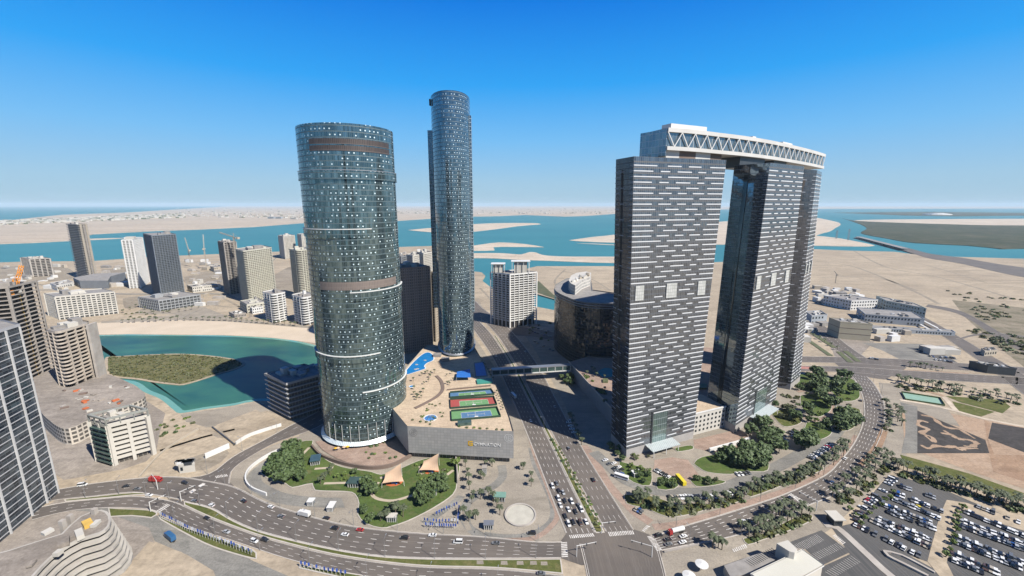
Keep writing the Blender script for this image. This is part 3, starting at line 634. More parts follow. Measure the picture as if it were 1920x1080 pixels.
        mb = MB(); mb.bar(pt(1,a-.02,1,.6), pt(1,a-.02,h+2,.6), .35); part('mast', mb, DSTEEL, t)
    return t, pt
g1, g1pt = gate('nearest gate tower, grey with white dashes and a dark side face', [(1146,826),(1174,858),(1299,822)], [(1155,299),(1189,293),(1362,300)], entrance=(.36,.56,30))
g2, g2pt = gate('middle gate tower with mirrored blue side face', [(1322,782),(1377,812),(1453,760)], [(1377,310),(1444,305),(1508,312)], left='mirror', entrance=(.42,.70,26))
g3, g3pt = gate('farthest gate tower, mostly hidden by the middle one', [(1450,724),(1481,731),(1499,716)], [(1496,316),(1532,319),(1541,323)])
# arched sky bridge
t = thing('sky_bridge', 'curved white sky bridge with zigzag truss resting on the gate towers', 'sky bridge', (0,0,0))
bp = [(1251,281),(1300,284),(1345,288),(1395,292.5),(1445,298.5),(1495,306.5),(1525,312),(1545,316.5)]
zb = 222.0
outer = smooth_line([B(u,v,zb) for u,v in bp], 3.0)
cc = sum(outer, Vector())/len(outer)
def normals(p):
    o = []
    for i, a in enumerate(p):
        d = (p[min(i+1,len(p)-1)]-p[max(i-1,0)]); n = Vector((-d.y,d.x,0)).normalized()
        if n.y < 0 and i < 5: n = -n
        if o and n.dot(o[-1]) < 0: n = -n
        o.append(n)
    return o
nrm = normals(outer); BW = 24.0
inner = [a+n*BW for a, n in zip(outer, nrm)]
sb = arclen(outer)
def off(p, k): return [a+n*k for a, n in zip(p, nrm)]
def strip_solid(mb, A, Bi, z0, z1, m=0):
    n = len(A)
    for i in range(n-1):
        a, b, c, d = A[i], A[i+1], Bi[i+1], Bi[i]
        mb.face([(a.x,a.y,z1),(b.x,b.y,z1),(c.x,c.y,z1),(d.x,d.y,z1)], m)
        mb.face([(d.x,d.y,z0),(c.x,c.y,z0),(b.x,b.y,z0),(a.x,a.y,z0)], m)
        mb.face([(a.x,a.y,z0),(b.x,b.y,z0),(b.x,b.y,z1),(a.x,a.y,z1)], m)
        mb.face([(c.x,c.y,z0),(d.x,d.y,z0),(d.x,d.y,z1),(c.x,c.y,z1)], m)
    for i in (0, n-1):
        a, d = A[i], Bi[i]; mb.face([(a.x,a.y,z0),(d.x,d.y,z0),(d.x,d.y,z1),(a.x,a.y,z1)], m)
CLAD = mat('bridge_cladding', (.68,.66,.62), .5, 0, (.60,.58,.54), .05)
mb = MB(); strip_solid(mb, off(outer,0), inner, zb, zb+2.6); part('bottom_chord', mb, CLAD, t)
mb = MB(); strip_solid(mb, off(outer,0), inner, zb+12.2, zb+15.0); part('roof_band', mb, CLAD, t)
mb = MB(); strip_solid(mb, off(outer,1.6), off(outer,BW-1.6), zb+2.6, zb+12.2); part('glazing', mb, facade('bridge_glass', (.16,.20,.22),(.22,.26,.28), 3, 5, (.3,.33,.34), .03, .03, .08, .75, tilt=.02), t)
Lb = sb[-1]; nz = 22; o2 = off(outer,.35); i2 = off(outer,BW-.35)
for side in (o2, i2):
    ss = arclen(side)
    for k in range(nz):
        a = at_frac(side, ss, ss[-1]*k/nz); b = at_frac(side, ss, ss[-1]*(k+.5)/nz); c = at_frac(side, ss, ss[-1]*(k+1)/nz)
        mb = MB(); A = Vector((a.x,a.y,zb+12.3)); Bq = Vector((b.x,b.y,zb+2.5)); Cq = Vector((c.x,c.y,zb+12.3)); mb.bar(A,Bq,.42); mb.bar(Bq,Cq,.42); part('truss_member', mb, WHITE, t)
# bridge head extension at the left end
d0 = (outer[1]-outer[0]).normalized(); A0 = outer[0]
mb = MB(); Q = [A0+nrm[0]*1.0, A0+nrm[0]*BW*1.0, A0+nrm[0]*BW*1.0-d0*5, A0+nrm[0]*1-d0*.5]
mb.prism([(q.x,q.y) for q in Q], zb-4, zb+14.2); part('end_pavilion', mb, facade('end_glass', (.16,.20,.23),(.24,.28,.30), 3, 4.5, (.42,.44,.45), .06, .06, .1, .7, tilt=.03), t)
for s0, s1, hh in ((3,38,3.2),(150,172,1.6),(95,100,1.2)):
    a = at_frac(off(outer,6), arclen(off(outer,6)), s0); b = at_frac(off(outer,6), arclen(off(outer,6)), s1)
    c = (a+b)/2; mb = MB(); mb.box((c.x,c.y,zb+15+hh/2),((b-a).length,9,hh), math.atan2((b-a).y,(b-a).x)); part('roof_plant', mb, WHITE, t)
for s0, s1, mm in ((2,14,CLAD),(14,30,BROWN),(30,46,CLAD),(46,60,BROWN),(82,122,DSTEEL),(140,168,DSTEEL)):
    oo = off(outer,3); ss = arclen(oo); a = at_frac(oo, ss, s0); b = at_frac(oo, ss, s1)
    j = min(range(len(oo)), key=lambda i: (oo[i]-a).length); j2 = min(range(len(oo)), key=lambda i: (oo[i]-b).length)
    mb = MB(); strip_solid(mb, oo[j:j2+1], off(outer,BW-3)[j:j2+1], GHT-1.4, zb+.2); part('support_block', mb, mm, t)
# ------------------------------------------------------------------ mall podium
PH = 25.0
PR = [(734,765),(764,801),(963,811),(955,783),(946,760),(930,722),(912,690),(890,652),(840,650),(800,648),(790,658),(762,690),(752,705),(745,735)]
ptop = [B(u,v,PH) for u,v in PR]; pxy = [(q.x,q.y) for q in ptop]
PC = Vector((sum(x for x,y in pxy)/len(pxy), sum(y for x,y in pxy)/len(pxy), 0))
t = thing('mall_podium', 'low grey mall building with roof courts, gym sign on its front', 'shopping mall', PC)
loc = [(x-PC.x, y-PC.y) for x,y in pxy]
METAL = facade('metal_cladding', (.27,.265,.255),(.32,.31,.295), 2.4, 2.2, (.20,.195,.185), .06, .08, .5, .25, tilt=.0)
mb = MB(); mb.prism(loc, 4.5, PH+1.0, top=False, bottom=True); part('cladding', mb, METAL, t)
mb = MB(); mb.prism(offset_poly(loc,-2.5), 0, 4.6, top=False); part('ground_floor_glazing', mb, facade('shop_glass', (.05,.06,.07),(.12,.12,.11), 3, 5, (.2,.2,.2), .08, .05, .15, .5, tilt=.02), t)
ROOFT = ground_mat('roof_terrace', (.68,.54,.385), (.58,.45,.325), (.46,.37,.27), .05, .18, .9)
mb = MB(); mb.prism(offset_poly(loc,-.02), PH-.5, PH, top=True); part('roof_deck', mb, ROOFT, t)
def rp(px, z): return [(q.x-PC.x, q.y-PC.y, z) for q in (B(u,v,PH) for u,v in px)]
def rquad(f, px, u0, v0, u1, v1, z):
    q = [Vector(a) for a in rp(px, z)]
    def e(u, v): return q[0].lerp(q[1],u).lerp(q[3].lerp(q[2],u),v)
    return [e(u0,v1),e(u1,v1),e(u1,v0),e(u0,v0)]
courts = [([(844,737),(921,731),(927,740.5),(844,747)], TILEB, TILEG, 'blue and green sports court, farthest of the three'),
          ([(844,750),(926,745),(932,760),(845,767)], TILER, TILEG, 'red sports court with green centre, middle of the three'),
          ([(846,772),(932,765),(939,782),(847,790)], TILEG, TILEB, 'green sports court with blue centre, nearest of the three')]
for px, ma, mi, lb in courts:
    ct = thing('sports_court', lb+' on the mall roof', 'sports court', PC, group='sports courts on the mall roof')
    mb = MB(); mb.face(rquad(0,px,0,0,1,1,PH+.06)); part('surface', mb, ma, ct)
    mb = MB(); mb.face(rquad(0,px,.2,.2,.84,.82,PH+.10)); part('playing_area', mb, mi, ct)
    mb = MB()
    for a, b, c, d in ((.2,.2,.84,.23),(.2,.79,.84,.82),(.2,.2,.205,.82),(.835,.2,.84,.82),(.5,.2,.506,.82),(.34,.35,.345,.68),(.69,.35,.695,.68),(.34,.50,.69,.52)): mb.face(rquad(0,px,a,b,c,d,PH+.14))
    part('court_lines', mb, MARK, ct)
    mb = MB(); q = [Vector(a) for a in rp(px, PH)]
    for i in range(4):
        a, b = q[i], q[(i+1)%4]; d = (b-a).normalized(); nn = Vector((-d.y,d.x,0))*.1
        hgt = 1.7
        mb.hexa([a-nn,b-nn,b+nn,a+nn,*[v+Vector((0,0,hgt)) for v in (a-nn,b-nn,b+nn,a+nn)]])
    part('fence', mb, NETG, ct)
    mb = MB(); m_ = (q[0]+q[1])/2; m2 = (q[2]+q[3])/2; mb.box((m2.x,m2.y,PH+2.3),(2.6,1.3,.25)); mb.bar((m2.x,m2.y,PH),(m2.x,m2.y,PH+2.2),.1); part('umpire_shade', mb, WHITE, ct)
bc = [(888,680),(908,677),(915,706),(891,708)]
ct = thing('sports_court', 'dark blue court in the shade by the footbridge end of the mall roof', 'sports court', PC, group='sports courts on the mall roof')
mb = MB(); mb.face(rquad(0,bc,0,0,1,1,PH+.06)); part('surface', mb, DSTEEL, ct); mb = MB(); mb.face(rquad(0,bc,.1,.08,.9,.92,PH+.1)); part('playing_area', mb, PLAYB, ct)
mb = MB(); mb.prism([(a[0],a[1]) for a in rp([(893,714),(922,712),(924,719),(895,721)],0)], PH, PH+1.5); o = part('green_terrace', mb, mat('teal_paint', (.05,.30,.24), .7), t)
pl = thing('swimming_pool', 'bright blue kidney-shaped pool on the mall roof', 'swimming pool', PC)
pp = [(760,697),(775,680),(792,665),(803,661),(811,666),(812,675),(800,681),(795,687),(797,691),(780,697),(763,702)]
q = smooth_line([Vector(a) for a in rp(pp+[pp[0]],0)], 2)[:-1]; mb = MB(); mb.face([(a.x,a.y,PH+.12) for a in q]); part('water', mb, POOL, pl)
mb = MB(); a = [(v.x,v.y) for v in q]; b = offset_poly(a, 1.0)
for i in range(len(a)):
    j = (i+1)%len(a); mb.face([(*b[i],PH+.15),(*b[j],PH+.15),(*a[j],PH+.15),(*a[i],PH+.15)])
part('pool_edge', mb, WHITE, pl)
mb = MB()
for u, v in ((781,684),(797,676),(779,693),(783,692)):
    c = rp([(u,v)],0)[0]; mb.prism([(c[0]+1.6*math.cos(k), c[1]+1.1*math.sin(k)) for k in (0,1,2,3,4,5)], PH+.12, PH+.5)
part('pool_island', mb, CONCL, pl)
oc = rp([(807,784)],0)[0]
pl = thing('play_circle', 'round blue play surface with a white rim on the mall roof', 'playground', (PC.x+oc[0], PC.y+oc[1], PH))
mb = MB(); mb.face([(4.6*math.cos(k*math.pi/6), 4.6*math.sin(k*math.pi/6), .1) for k in range(12)]); part('surface', mb, PLAYB, pl)
mb = ring('x',(0,0),4.6,5.4,None,0,.35,n=12); part('rim', mb, WHITE, pl)
mb = MB()
for k in range(6): mb.bar((0,0,2.2),(4*math.cos(k*math.pi/3),4*math.sin(k*math.pi/3),.3),.15)
part('climbing_frame', mb, STEEL, pl)
oc = rp([(772,725)],0)[0]
pl = thing('hot_tub', 'small round dark blue tub on the west edge of the mall roof', 'hot tub', (PC.x+oc[0], PC.y+oc[1], PH))
mb = MB(); mb.face([(2*math.cos(k*math.pi/8), 2*math.sin(k*math.pi/8), .3) for k in range(16)]); part('water', mb, POOL, pl); part('rim', ring('x',(0,0),2,2.7,None,0,.5,n=16), WHITE, pl)
q = rp([(857,703),(881,700),(883,714),(856,716)],0)
cv = thing('shade_canopy', 'blue square shade canopy on posts on the mall roof', 'canopy', PC)
mb = MB(); P = [Vector((a[0],a[1],PH+z)) for a, z in zip(q,(3.2,4.4,3.2,4.4))]; cen = sum(P, Vector())/4-Vector((0,0,.5))
for i in range(4): mb.face([P[(i+1)%4],P[i],cen]); mb.face([P[i]+Vector((0,0,.08)),P[(i+1)%4]+Vector((0,0,.08)),cen+Vector((0,0,.08))])
part('canvas', mb, BLUEC, cv)
for v in P: m_ = MB(); m_.bar((v.x,v.y,PH),(v.x,v.y,v.z),.12); part('post', m_, WHITE, cv)
def troof(name, px, wd, m, z): 
    p = smooth_line([Vector(a) for a in rp(px,0)], 2); mb = MB(); L=[];Rr=[]
    for i, a in enumerate(p):
        d = (p[min(i+1,len(p)-1)]-p[max(i-1,0)]).normalized(); nn = Vector((-d.y,d.x,0))*wd/2; L.append(a+nn); Rr.append(a-nn)
    mb.prism([(v.x,v.y) for v in Rr+L[::-1]], PH, PH+z); part(name, mb, m, t)
troof('curved_trench', [(818,705),(827,715),(830,730),(820,743),(800,755),(778,766)], 3.0, BROWN, .5)
troof('terrace_wall', [(838,732),(920,724)], .5, BROWN, 1.2)
troof('green_awning', [(858,797),(884,795)], 4, GLASSG, 2.5)
for u, v in ((835,676),(820,668),(845,664)):
    c = rp([(u,v)],0)[0]; mb = MB(); mb.box((c[0],c[1],PH+1.5),(8,6,3)); part('roof_pavilion', mb, ROOFG, t)
# front wall: round logos, sign
A = Vector((*loc[1],0)); Bq = Vector((*loc[2],0)); dv = (Bq-A); Wf = dv.length; dv.normalize(); nv = Vector((dv.y,-dv.x,0))
def wallpt(s, z, o=.15): return A+dv*s+nv*o+Vector((0,0,z))
def emblem(s, z, r, m):
    mb = MB(); n = 28
    for rr, w_ in ((r,.35),(r*.62,.3)):
        for i in range(n):
            a, b = 2*math.pi*i/n, 2*math.pi*(i+1)/n
            if rr < r and i % 9 == 0: continue
            mb.face([wallpt(s+R_*math.cos(x), z+R_*math.sin(x)) for R_, x in ((rr-w_,a),(rr,a),(rr,b),(rr-w_,b))])
    mb.face([wallpt(s-r*.5,z-.15),wallpt(s+r*.5,z-.15),wallpt(s+r*.5,z+.15),wallpt(s-r*.5,z+.15)])
    mb.face([wallpt(s-.15,z-r*.5),wallpt(s+.15,z-r*.5),wallpt(s+.15,z+r*.5),wallpt(s-.15,z+r*.5)])
    part('round_emblem', mb, m, t)
emblem(Wf*.055, 21, 3.0, ROOFG); emblem(Wf*.955, 20.5, 3.2, WHITE)
fnt = bpy.data.curves.new('sign_text', 'FONT'); fnt.body = 'GYMNATION'; fnt.size = 3.3; fnt.extrude = .12; fnt.offset = .05
to = bpy.data.objects.new('sign_text', fnt); C.objects.link(to)
bpy.context.view_layer.update(); dg = bpy.context.evaluated_depsgraph_get(); me = bpy.data.meshes.new_from_object(to.evaluated_get(dg)); bpy.data.objects.remove(to)
me.materials.clear(); me.materials.append(WHITE)
sg = part('sign_lettering', me, None, t); q = wallpt(Wf*.625, 13.4, .25); sg.location = q; sg.rotation_euler = (math.pi/2, 0, math.atan2(dv.y, dv.x))
s0 = Wf*.575; mb = MB()
for a, b, c, d in ((0,0,3.4,.9),(0,2.9,3.4,3.8),(0,0,.9,3.8),(2.5,0,3.4,2.2),(1.5,1.5,3.4,2.3)): mb.face([wallpt(s0+a,12.9+b,.2+.01*a),wallpt(s0+c,12.9+b,.2+.01*a),wallpt(s0+c,12.9+d,.2+.01*a),wallpt(s0+a,12.9+d,.2+.01*a)])
part('sign_logo', mb, LATT, t)
# ------------------------------------------------------------------ footbridge, gate podium, link building
t = thing('footbridge', 'glazed white footbridge crossing the boulevard in the shadow', 'footbridge')
a = B(922,692,16); b = B(1068,683,16); d = (b-a).normalized(); nn = Vector((-d.y,d.x,0))*3.2
def fb(z0, z1, k=1.0): 
    return [Vector((*(v[:2]),z0)) for v in (a-nn*k,b-nn*k,b+nn*k,a+nn*k)]+[Vector((*(v[:2]),z1)) for v in (a-nn*k,b-nn*k,b+nn*k,a+nn*k)]
mb = MB(); mb.hexa(fb(9.6,10.8)); part('deck', mb, WHITE, t)
mb = MB(); mb.hexa(fb(15.2,16)); part('roof', mb, STEEL, t)
mb = MB(); mb.hexa(fb(10.8,15.2,.92)); part('glazing', mb, GLASSG, t)
for i in range(11):
    c = a.lerp(b, i/10); mb = MB()
    for s in (-1,1): mb.box((c.x+nn.x*s,c.y+nn.y*s,13),(.5,.5,4.5), math.atan2(d.y,d.x))
    part('frame', mb, WHITE, t)
c = a.lerp(b,.42); mb = MB(); mb.box((c.x,c.y,4.8),(1.6,4,9.6)); part('pier', mb, CONCL, t)
GP = [B(1066,679,14), B(1146,766,14)]; F0 = B(1146,826,0)
poly = [(GP[0].x,GP[0].y),(GP[1].x,GP[1].y),(F0.x+4,F0.y+6),(B(1299,822).x-6,B(1299,822).y+10),(B(1322,782).x+10,B(1322,782).y+6),(B(1400,740).x,B(1400,740).y),(B(1450,690).x,B(1450,690).y),(B(1330,672).x,B(1330,672).y),(B(1180,665).x,B(1180,665).y)]
mb = MB(); mb.prism(poly, 0, 13.9, 0, 1); mb.prism(offset_poly(poly,-.4), 13.0, 13.95, 1)
t = thing('tower_podium', 'grey podium with pool terrace between the dark curved block and the gate towers', 'podium')
part('walls', mb, [mat('podium_grey', (.27,.28,.30), .7), PINK], t)
mb = MB(); e = [(x,y) for x,y in poly[:2]]; 
for i in range(1): mb.box(((e[0][0]+e[1][0])/2,(e[0][1]+e[1][1])/2,14.6),(math.hypot(e[1][0]-e[0][0],e[1][1]-e[0][1]),.6,1.5),math.atan2(e[1][1]-e[0][1],e[1][0]-e[0][0])); part('parapet', mb, CONCL, t)
mb = MB(); q = smooth_line([B(u,v,14) for u,v in ((1120,697),(1135,690),(1150,694),(1152,704),(1140,708),(1128,706),(1120,697))],1.5)[:-1]; mb.face([(v.x,v.y,14.2) for v in q]); part('pool', mb, TEALP, t)
for u0, u1, v0, v1 in ((1300,1325,722,730),(1130,1140,712,718)):
    q = [B(u0,v1,14),B(u1,v1,14),B(u1,v0,14),B(u0,v0,14)]; mb = MB(); mb.prism([(v.x,v.y) for v in q], 13.9, 15.5); part('terrace_planter', mb, LEAF[1], t)
q0, q1 = B(1300,816), B(1357,801); dd = (q1-q0); dl = dd.normalized(); bk = Vector((-dl.y,dl.x,0))*26
t = thing('link_building', 'small white building with square windows between the first two gate towers', 'building', q0)
e = [Vector((0,0,0)), dd, dd+bk, bk]; mb = MB(); mb.prism([(v.x,v.y) for v in e], 0, 18.5, 0, 1); part('walls', mb, [OFFW, ROOFT], t)
mb = MB(); mb.box((dd/2).to_tuple()[:2]+(19,), (dd.length,.8,1.0), math.atan2(dd.y,dd.x)); part('parapet', mb, WHITE, t)
for rz in range(4):
    for k in range(8):
        c = dd*((k+.5)/8); mb = MB(); mb.box((0,0,0),(1.7,.3,1.7)); part('window', mb, GLASS, t, loc=(c.x-dl.y*-.02*-1, c.y-.05, 3.4+rz*3.9), rz=math.atan2(dd.y,dd.x))
# ------------------------------------------------------------------ generic slab towers
def copy_at(o, loc, rz=0, label=None, parent=None):
    c = o.copy(); C.objects.link(c); c.location = loc
    if parent is not None: c.parent = parent
    return c
def rounded(poly, r, n=4):
    out = []; m = len(poly)
    for i in range(m):
        a = Vector(poly[i-1][:2]); b = Vector(poly[i][:2]); c = Vector(poly[(i+1)%m][:2])
        u = (a-b).normalized(); v = (c-b).normalized(); rr = min(r, (a-b).length*.45, (c-b).length*.45)
        p0 = b+u*rr; p2 = b+v*rr
        for k in range(n+1):
            s = k/n; q = p0*(1-s)**2+b*2*s*(1-s)+p2*s*s; out.append((q.x,q.y))
    return out
def tower(name, label, cat, L, Fp, Rp, h, fh=3.5, slab=.9, over=1.0, core=GLASS, sm=OFFW, pier=6.0, pierw=.8, pm=None, rr=0, roof='box', group=None, z0=0, partname='balcony_floor', corner=None, slab_from=None, back=None):
    if isinstance(L, tuple): L, Fp, Rp = [B(*q) for q in (L, Fp, Rp)]
    K = L+Rp-Fp if back is None else back; org = (L+Fp+Rp+K)/4; org.z = z0
    t = thing(name, label, cat, org, group=group)
    base = [((v-org).x, (v-org).y) for v in (L,Fp,Rp,K)]
    ar = sum(base[i][0]*base[(i+1)%4][1]-base[(i+1)%4][0]*base[i][1] for i in range(4))
    if ar < 0: base = base[::-1]
    pl = rounded(base, rr) if rr else base
    mb = MB(); mb.prism(offset_poly(pl,-over), 0, h-.3, 0, 1); part('core', mb, [core, ROOFG], t)
    mb = MB(); mb.prism(pl, 0, slab, bottom=True); me = mb.mesh(partname, sm); nf = int(h/fh); z = h-slab; i = 0
    while z > (slab_from or 1) and i < 95:
        o = link(partname, me, t, (0,0,z)); z -= fh; i += 1
    if pier:
        mb = MB(); n = len(base); q = base
        for i in range(n):
            a = Vector((*q[i],0)); b = Vector((*q[(i+1)%n],0)); Ls = (b-a).length; k = max(1, int(round(Ls/pier))); d = (b-a).normalized()
            nn = Vector((d.y,-d.x,0))
            for j in range(k+1):
                if rr and (j*Ls/k < rr*.8 or j*Ls/k > Ls-rr*.8): continue
                c = a.lerp(b, j/k)-nn*(over*.35); mb.box((c.x,c.y,h/2),(pierw,over*.9+.3,h-.02),math.atan2(d.y,d.x))
        part('facade_piers', mb, pm or sm, t)
    mb = MB(); mb.prism(pl, h, h+1.2, bottom=False, top=False); q = offset_poly(pl,-.5); mb.prism(q[::-1], h, h+1.2, top=False)
    mb.face([(x,y,h+.03) for x,y in q],1)
    part('parapet', mb, [sm, ROOFG], t)
    if roof:
        for k in range(5 if roof == 'box' else 9):
            f, g = random.uniform(.25,.75), random.uniform(.25,.75)
            a = Vector(base[0]).lerp(Vector(base[1]), f); b = Vector(base[3]).lerp(Vector(base[2]), f); c = a.lerp(b, g)
            s = (b-a).length; hh = random.uniform(1.5,4.5) if k else 6
            mb = MB(); mb.box((c.x,c.y,h+hh/2),(random.uniform(.1,.3)*s,random.uniform(.1,.25)*s,hh),math.atan2((Vector(base[1])-Vector(base[0])).y,(Vector(base[1])-Vector(base[0])).x)); part('roof_plant', mb, random.choice([sm,OFFW,ROOFG]), t)
    return t
DKGL = facade('apartment_glass', (.045,.055,.065),(.12,.13,.13), 2.0, 3.5, (.10,.10,.10), .1, .1, .15, .5, tilt=.02)
DIN = facade('balcony_recess', (.03,.028,.026),(.075,.065,.055), 2.6, 3.5, (.20,.18,.15), .14, .06, .6, .0, tilt=0)
SLATE = mat('slate_render', (.22,.235,.25), .7, 0, (.18,.19,.205), .05)
tower('apartment_tower', 'dark ribbed apartment tower far left above the curved dark podium', 'apartment tower', (144,522),(166,527),(184,523), 137, 4.2, 1.3, 3.0, DIN, mat('grey_balcony', (.36,.34,.32), .8), 0, back=None)
WT = mat('tent_white', (.8,.8,.78), .7)
tt = thing('tower_podium', 'dark boat-shaped podium under the ribbed tower far left', 'podium'); q = [B(u,v) for u,v in ((140,535),(152,541),(205,541),(210,532))]; q += [q[3]+Vector((-20,60,0)), q[0]+Vector((-10,60,0))]
mb = MB(); mb.prism([(v.x,v.y) for v in q], 0, 18, 0, 1); part('walls', mb, [SLATE, ROOFG], tt)
a = B(166,527); b = B(184,523); d = (b-a).normalized(); tt = bpy.data.objects['apartment_tower']
for k, f in enumerate((.25,.55,.8)):
    c = a.lerp(b,f)-tt.location; mb = MB(); mb.box((c.x+d.y*1.2,c.y-d.x*1.2,70),(4,2,139),math.atan2(d.y,d.x)); part('vertical_fin', mb, [BEIGE,CONC,BEIGE][k], tt)
tower('apartment_tower', 'white ribbed tower left of the dark grey glass tower', 'apartment tower', (244,541),(264,540),(281,529), 108, 3.6, 1.5, 1.6, DIN, WHITE, 7, 2.2)
tower('apartment_tower', 'tall grey glass tower with stepped podium left of the lagoon beach', 'apartment tower', (287,549),(304,561),(347,552), 125, 3.4, .7, .8, DKGL, mat('blue_grey_slab', (.20,.23,.27), .6), 5, .5, roof='box')
tower('podium_block', 'grey podium block below the dark grey glass tower', 'podium', (262,577),(300,584),(378,571), 19, 5, 1.2, 1.2, DKGL, mat('pod_grey', (.36,.37,.38), .8), 6, 1.0)
tower('unfinished_tower', 'unfinished dark concrete tower with ragged top left of the beige slab', 'unfinished building', (421,546),(432,552),(455,548), 108, 3.5, 1.0, 1.6, DARKI, CONC, 6, .9, roof='many')
tower('apartment_tower', 'wide beige apartment slab with many balconies and a white roof', 'apartment tower', (452,562),(468,571),(521,556), 100, 3.3, 1.0, 1.8, DIN, mat('cream_render', (.60,.58,.48), .8), 4.6, 1.1, rr=6)
tower('podium_block', 'pale two-storey base in front of the wide beige slab', 'podium', (452,580),(465,588),(500,582), 15, 5, 2.2, .6, DIN, mat('cream2', (.58,.56,.47), .8), 5, 1.5)
tower('apartment_tower', 'cream rounded apartment tower touching the oval glass tower', 'apartment tower', (549,560),(566,567),(596,560), 99, 3.4, 1.0, 1.6, DIN, mat('cream3', (.58,.56,.46), .8), 5, 1.2, rr=9)
tower('apartment_tower', 'pale gridded tower pair by the water, left part', 'apartment tower', (526,483),(536,486),(556,482), 78, 4.5, 2, 1.5, DIN, OFFW, 8, 3)
tower('apartment_tower', 'pale gridded tower half hidden behind the oval glass tower', 'apartment tower', (562,484),(570,487),(600,482), 84, 4.5, 2, 1.5, DIN, OFFW, 8, 3)
tower('terrace_block', 'white terraced beach block left of its twin', 'apartment block', (496,600),(516,607),(543,600), 46, 3.9, 1.2, 3.0, DIN, WHITE, 9, 1.4, rr=7, group='twin terraced blocks')
tower('terrace_block', 'white terraced beach block beside the oval glass tower', 'apartment block', (550,604),(572,612),(600,604), 44, 3.9, 1.2, 3.0, DIN, WHITE, 9, 1.4, rr=7, group='twin terraced blocks')
tower('unfinished_block', 'bare concrete frame block by the water far left', 'unfinished building', (46,515),(62,519),(101,517), 46, 4.2, 1.2, 2, DARKI, CONCL, 9, 2.2, roof='many')
tower('office_block', 'long white mid-rise block in front of the ribbed tower', 'building', (92,592),(112,600),(222,588), 38, 3.7, 1.5, 1.2, DKGL, OFFW, 6, 1.6)
tower('unfinished_tower', 'tall bare concrete tower with dark floors beside the yellow crane', 'unfinished building', (14,745),(62,737),(110,712), 107, 4.05, .65, 2.4, DARKI, CONC, 15, .6, roof='many')
t = tower('unfinished_tower', 'curved bare concrete tower on the raised site by the lagoon', 'unfinished building', (109,745),(135,754),(196,724), 68, 3.6, .95, 2.8, DARKI, mat('warm_concrete', (.56,.49,.41), .9, 0, (.44,.38,.32), .12), 10, .6, rr=8, roof='many')
a = B(184,734)-t.location; b = B(203,722)-t.location; d = (b-a).normalized(); mb = MB(); c = (a+b)/2; mb.box((c.x+d.y*.8,c.y-d.x*.8,34),((b-a).length*.8,2,69),math.atan2(d.y,d.x)); part('shear_wall', mb, CONCL, t)
t = tower('apartment_block', 'white apartment block with balconies and a framed roof by the sandy lot', 'apartment block', (183,863),(215,873),(291,851), 31, 3.6, 1.7, 2.2, DIN, OFFW, 9, 2.0, roof='box')
bs = [Vector((v.x-t.location.x, v.y-t.location.y, 0)) for v in (B(183,863),B(215,873),B(291,851))]; k4 = bs[0]+bs[2]-bs[1]; bs.append(k4)
mb = MB()
for i in range(4):
    v0, v1 = bs[i], bs[(i+1)%4]; mb.bar(v0+Vector((0,0,36)), v1+Vector((0,0,36)), .9); mb.bar(v0+Vector((0,0,31)), v0+Vector((0,0,36)), .6)
    for f in (.33,.66): c = v0.lerp(v1,f); mb.bar(c+Vector((0,0,31)), c+Vector((0,0,36)), .4)
part('roof_frame', mb, mat('roof_frame_grey', (.33,.34,.31), .7), t)
mb = MB(); v0, v1 = bs[0], bs[1]; nn = Vector(((v1-v0).y,-(v1-v0).x,0)).normalized()
for i in range(1, 9): mb.prism([((v0.lerp(v1,.15)+nn*.1).x,(v0.lerp(v1,.15)+nn*.1).y),((v1+nn*.1).x,(v1+nn*.1).y),((v1+nn*1.9).x,(v1+nn*1.9).y),((v0.lerp(v1,.15)+nn*1.9).x,(v0.lerp(v1,.15)+nn*1.9).y)][::1], i*3.6-1.6, i*3.6-.6)
part('green_balcony_glass', mb, GLASSG, t)
# glass tower at the left edge
LG = facade('left_tower_glass', (.035,.045,.06),(.11,.135,.16), 3.4, 4.1, (.06,.065,.07), .05, .08, .12, .6, tilt=.05)
a = B(112,923); b = B(10,1010); d = (b-a); c2 = b+d*.3
t = tower('glass_tower', 'dark glass tower with white pier lines cut by the left edge', 'skyscraper', c2, a, a+Vector((-50,22,0)), 113, 4.1, .42, .3, LG, mat('pale_frame', (.50,.50,.52), .6), 0, roof='box')
mb = MB(); a_ = a-t.location; c_ = c2-t.location; dd = (c_-a_).normalized(); nn = Vector((dd.y,-dd.x,0)); 
if nn.x < 0: nn = -nn
for f in (.02,.20,.42,.70): q = a_.lerp(c_, f); mb.box((q.x+nn.x*.3,q.y+nn.y*.3,56),(.8 if f > .02 else .5,.8,113),math.atan2(dd.y,dd.x))
part('facade_pier', mb, mat('pier_white', (.62,.62,.62), .6), t)
# raised building-site platform
site = [(62,705),(120,690),(202,702),(250,722),(272,742),(240,760),(172,785),(140,800),(118,803),(95,790),(72,762)]
q = smooth_line([B(u,v,14) for u,v in site+[site[0]]], 4)[:-1]; mb = MB()
t = thing('site_platform', 'raised concrete platform with a curved windowed wall under the unfinished towers', 'building')
mb.prism([(v.x,v.y) for v in q], 0, 14, 0, 1); part('walls', mb, [facade('car_park_wall', (.05,.045,.04),(.09,.08,.07), 4, 3.4, (.40,.36,.31), .3, .38, .9, .0, tilt=0), RUBBLE], t)
for k in range(26):
    u, v = random.uniform(110,245), random.uniform(725,775)
    c = B(u,v,14)
    if inpoly(c.x,c.y,[(p_.x,p_.y) for p_ in q]):
        mb = MB(); mb.box((c.x,c.y,14+.6),(random.uniform(1,6),random.uniform(1,3),random.uniform(.6,1.6)),random.uniform(0,3)); part('building_material', mb, random.choice([CONCL,BROWN,ORANGE,OFFW,RUBBLE]), t)
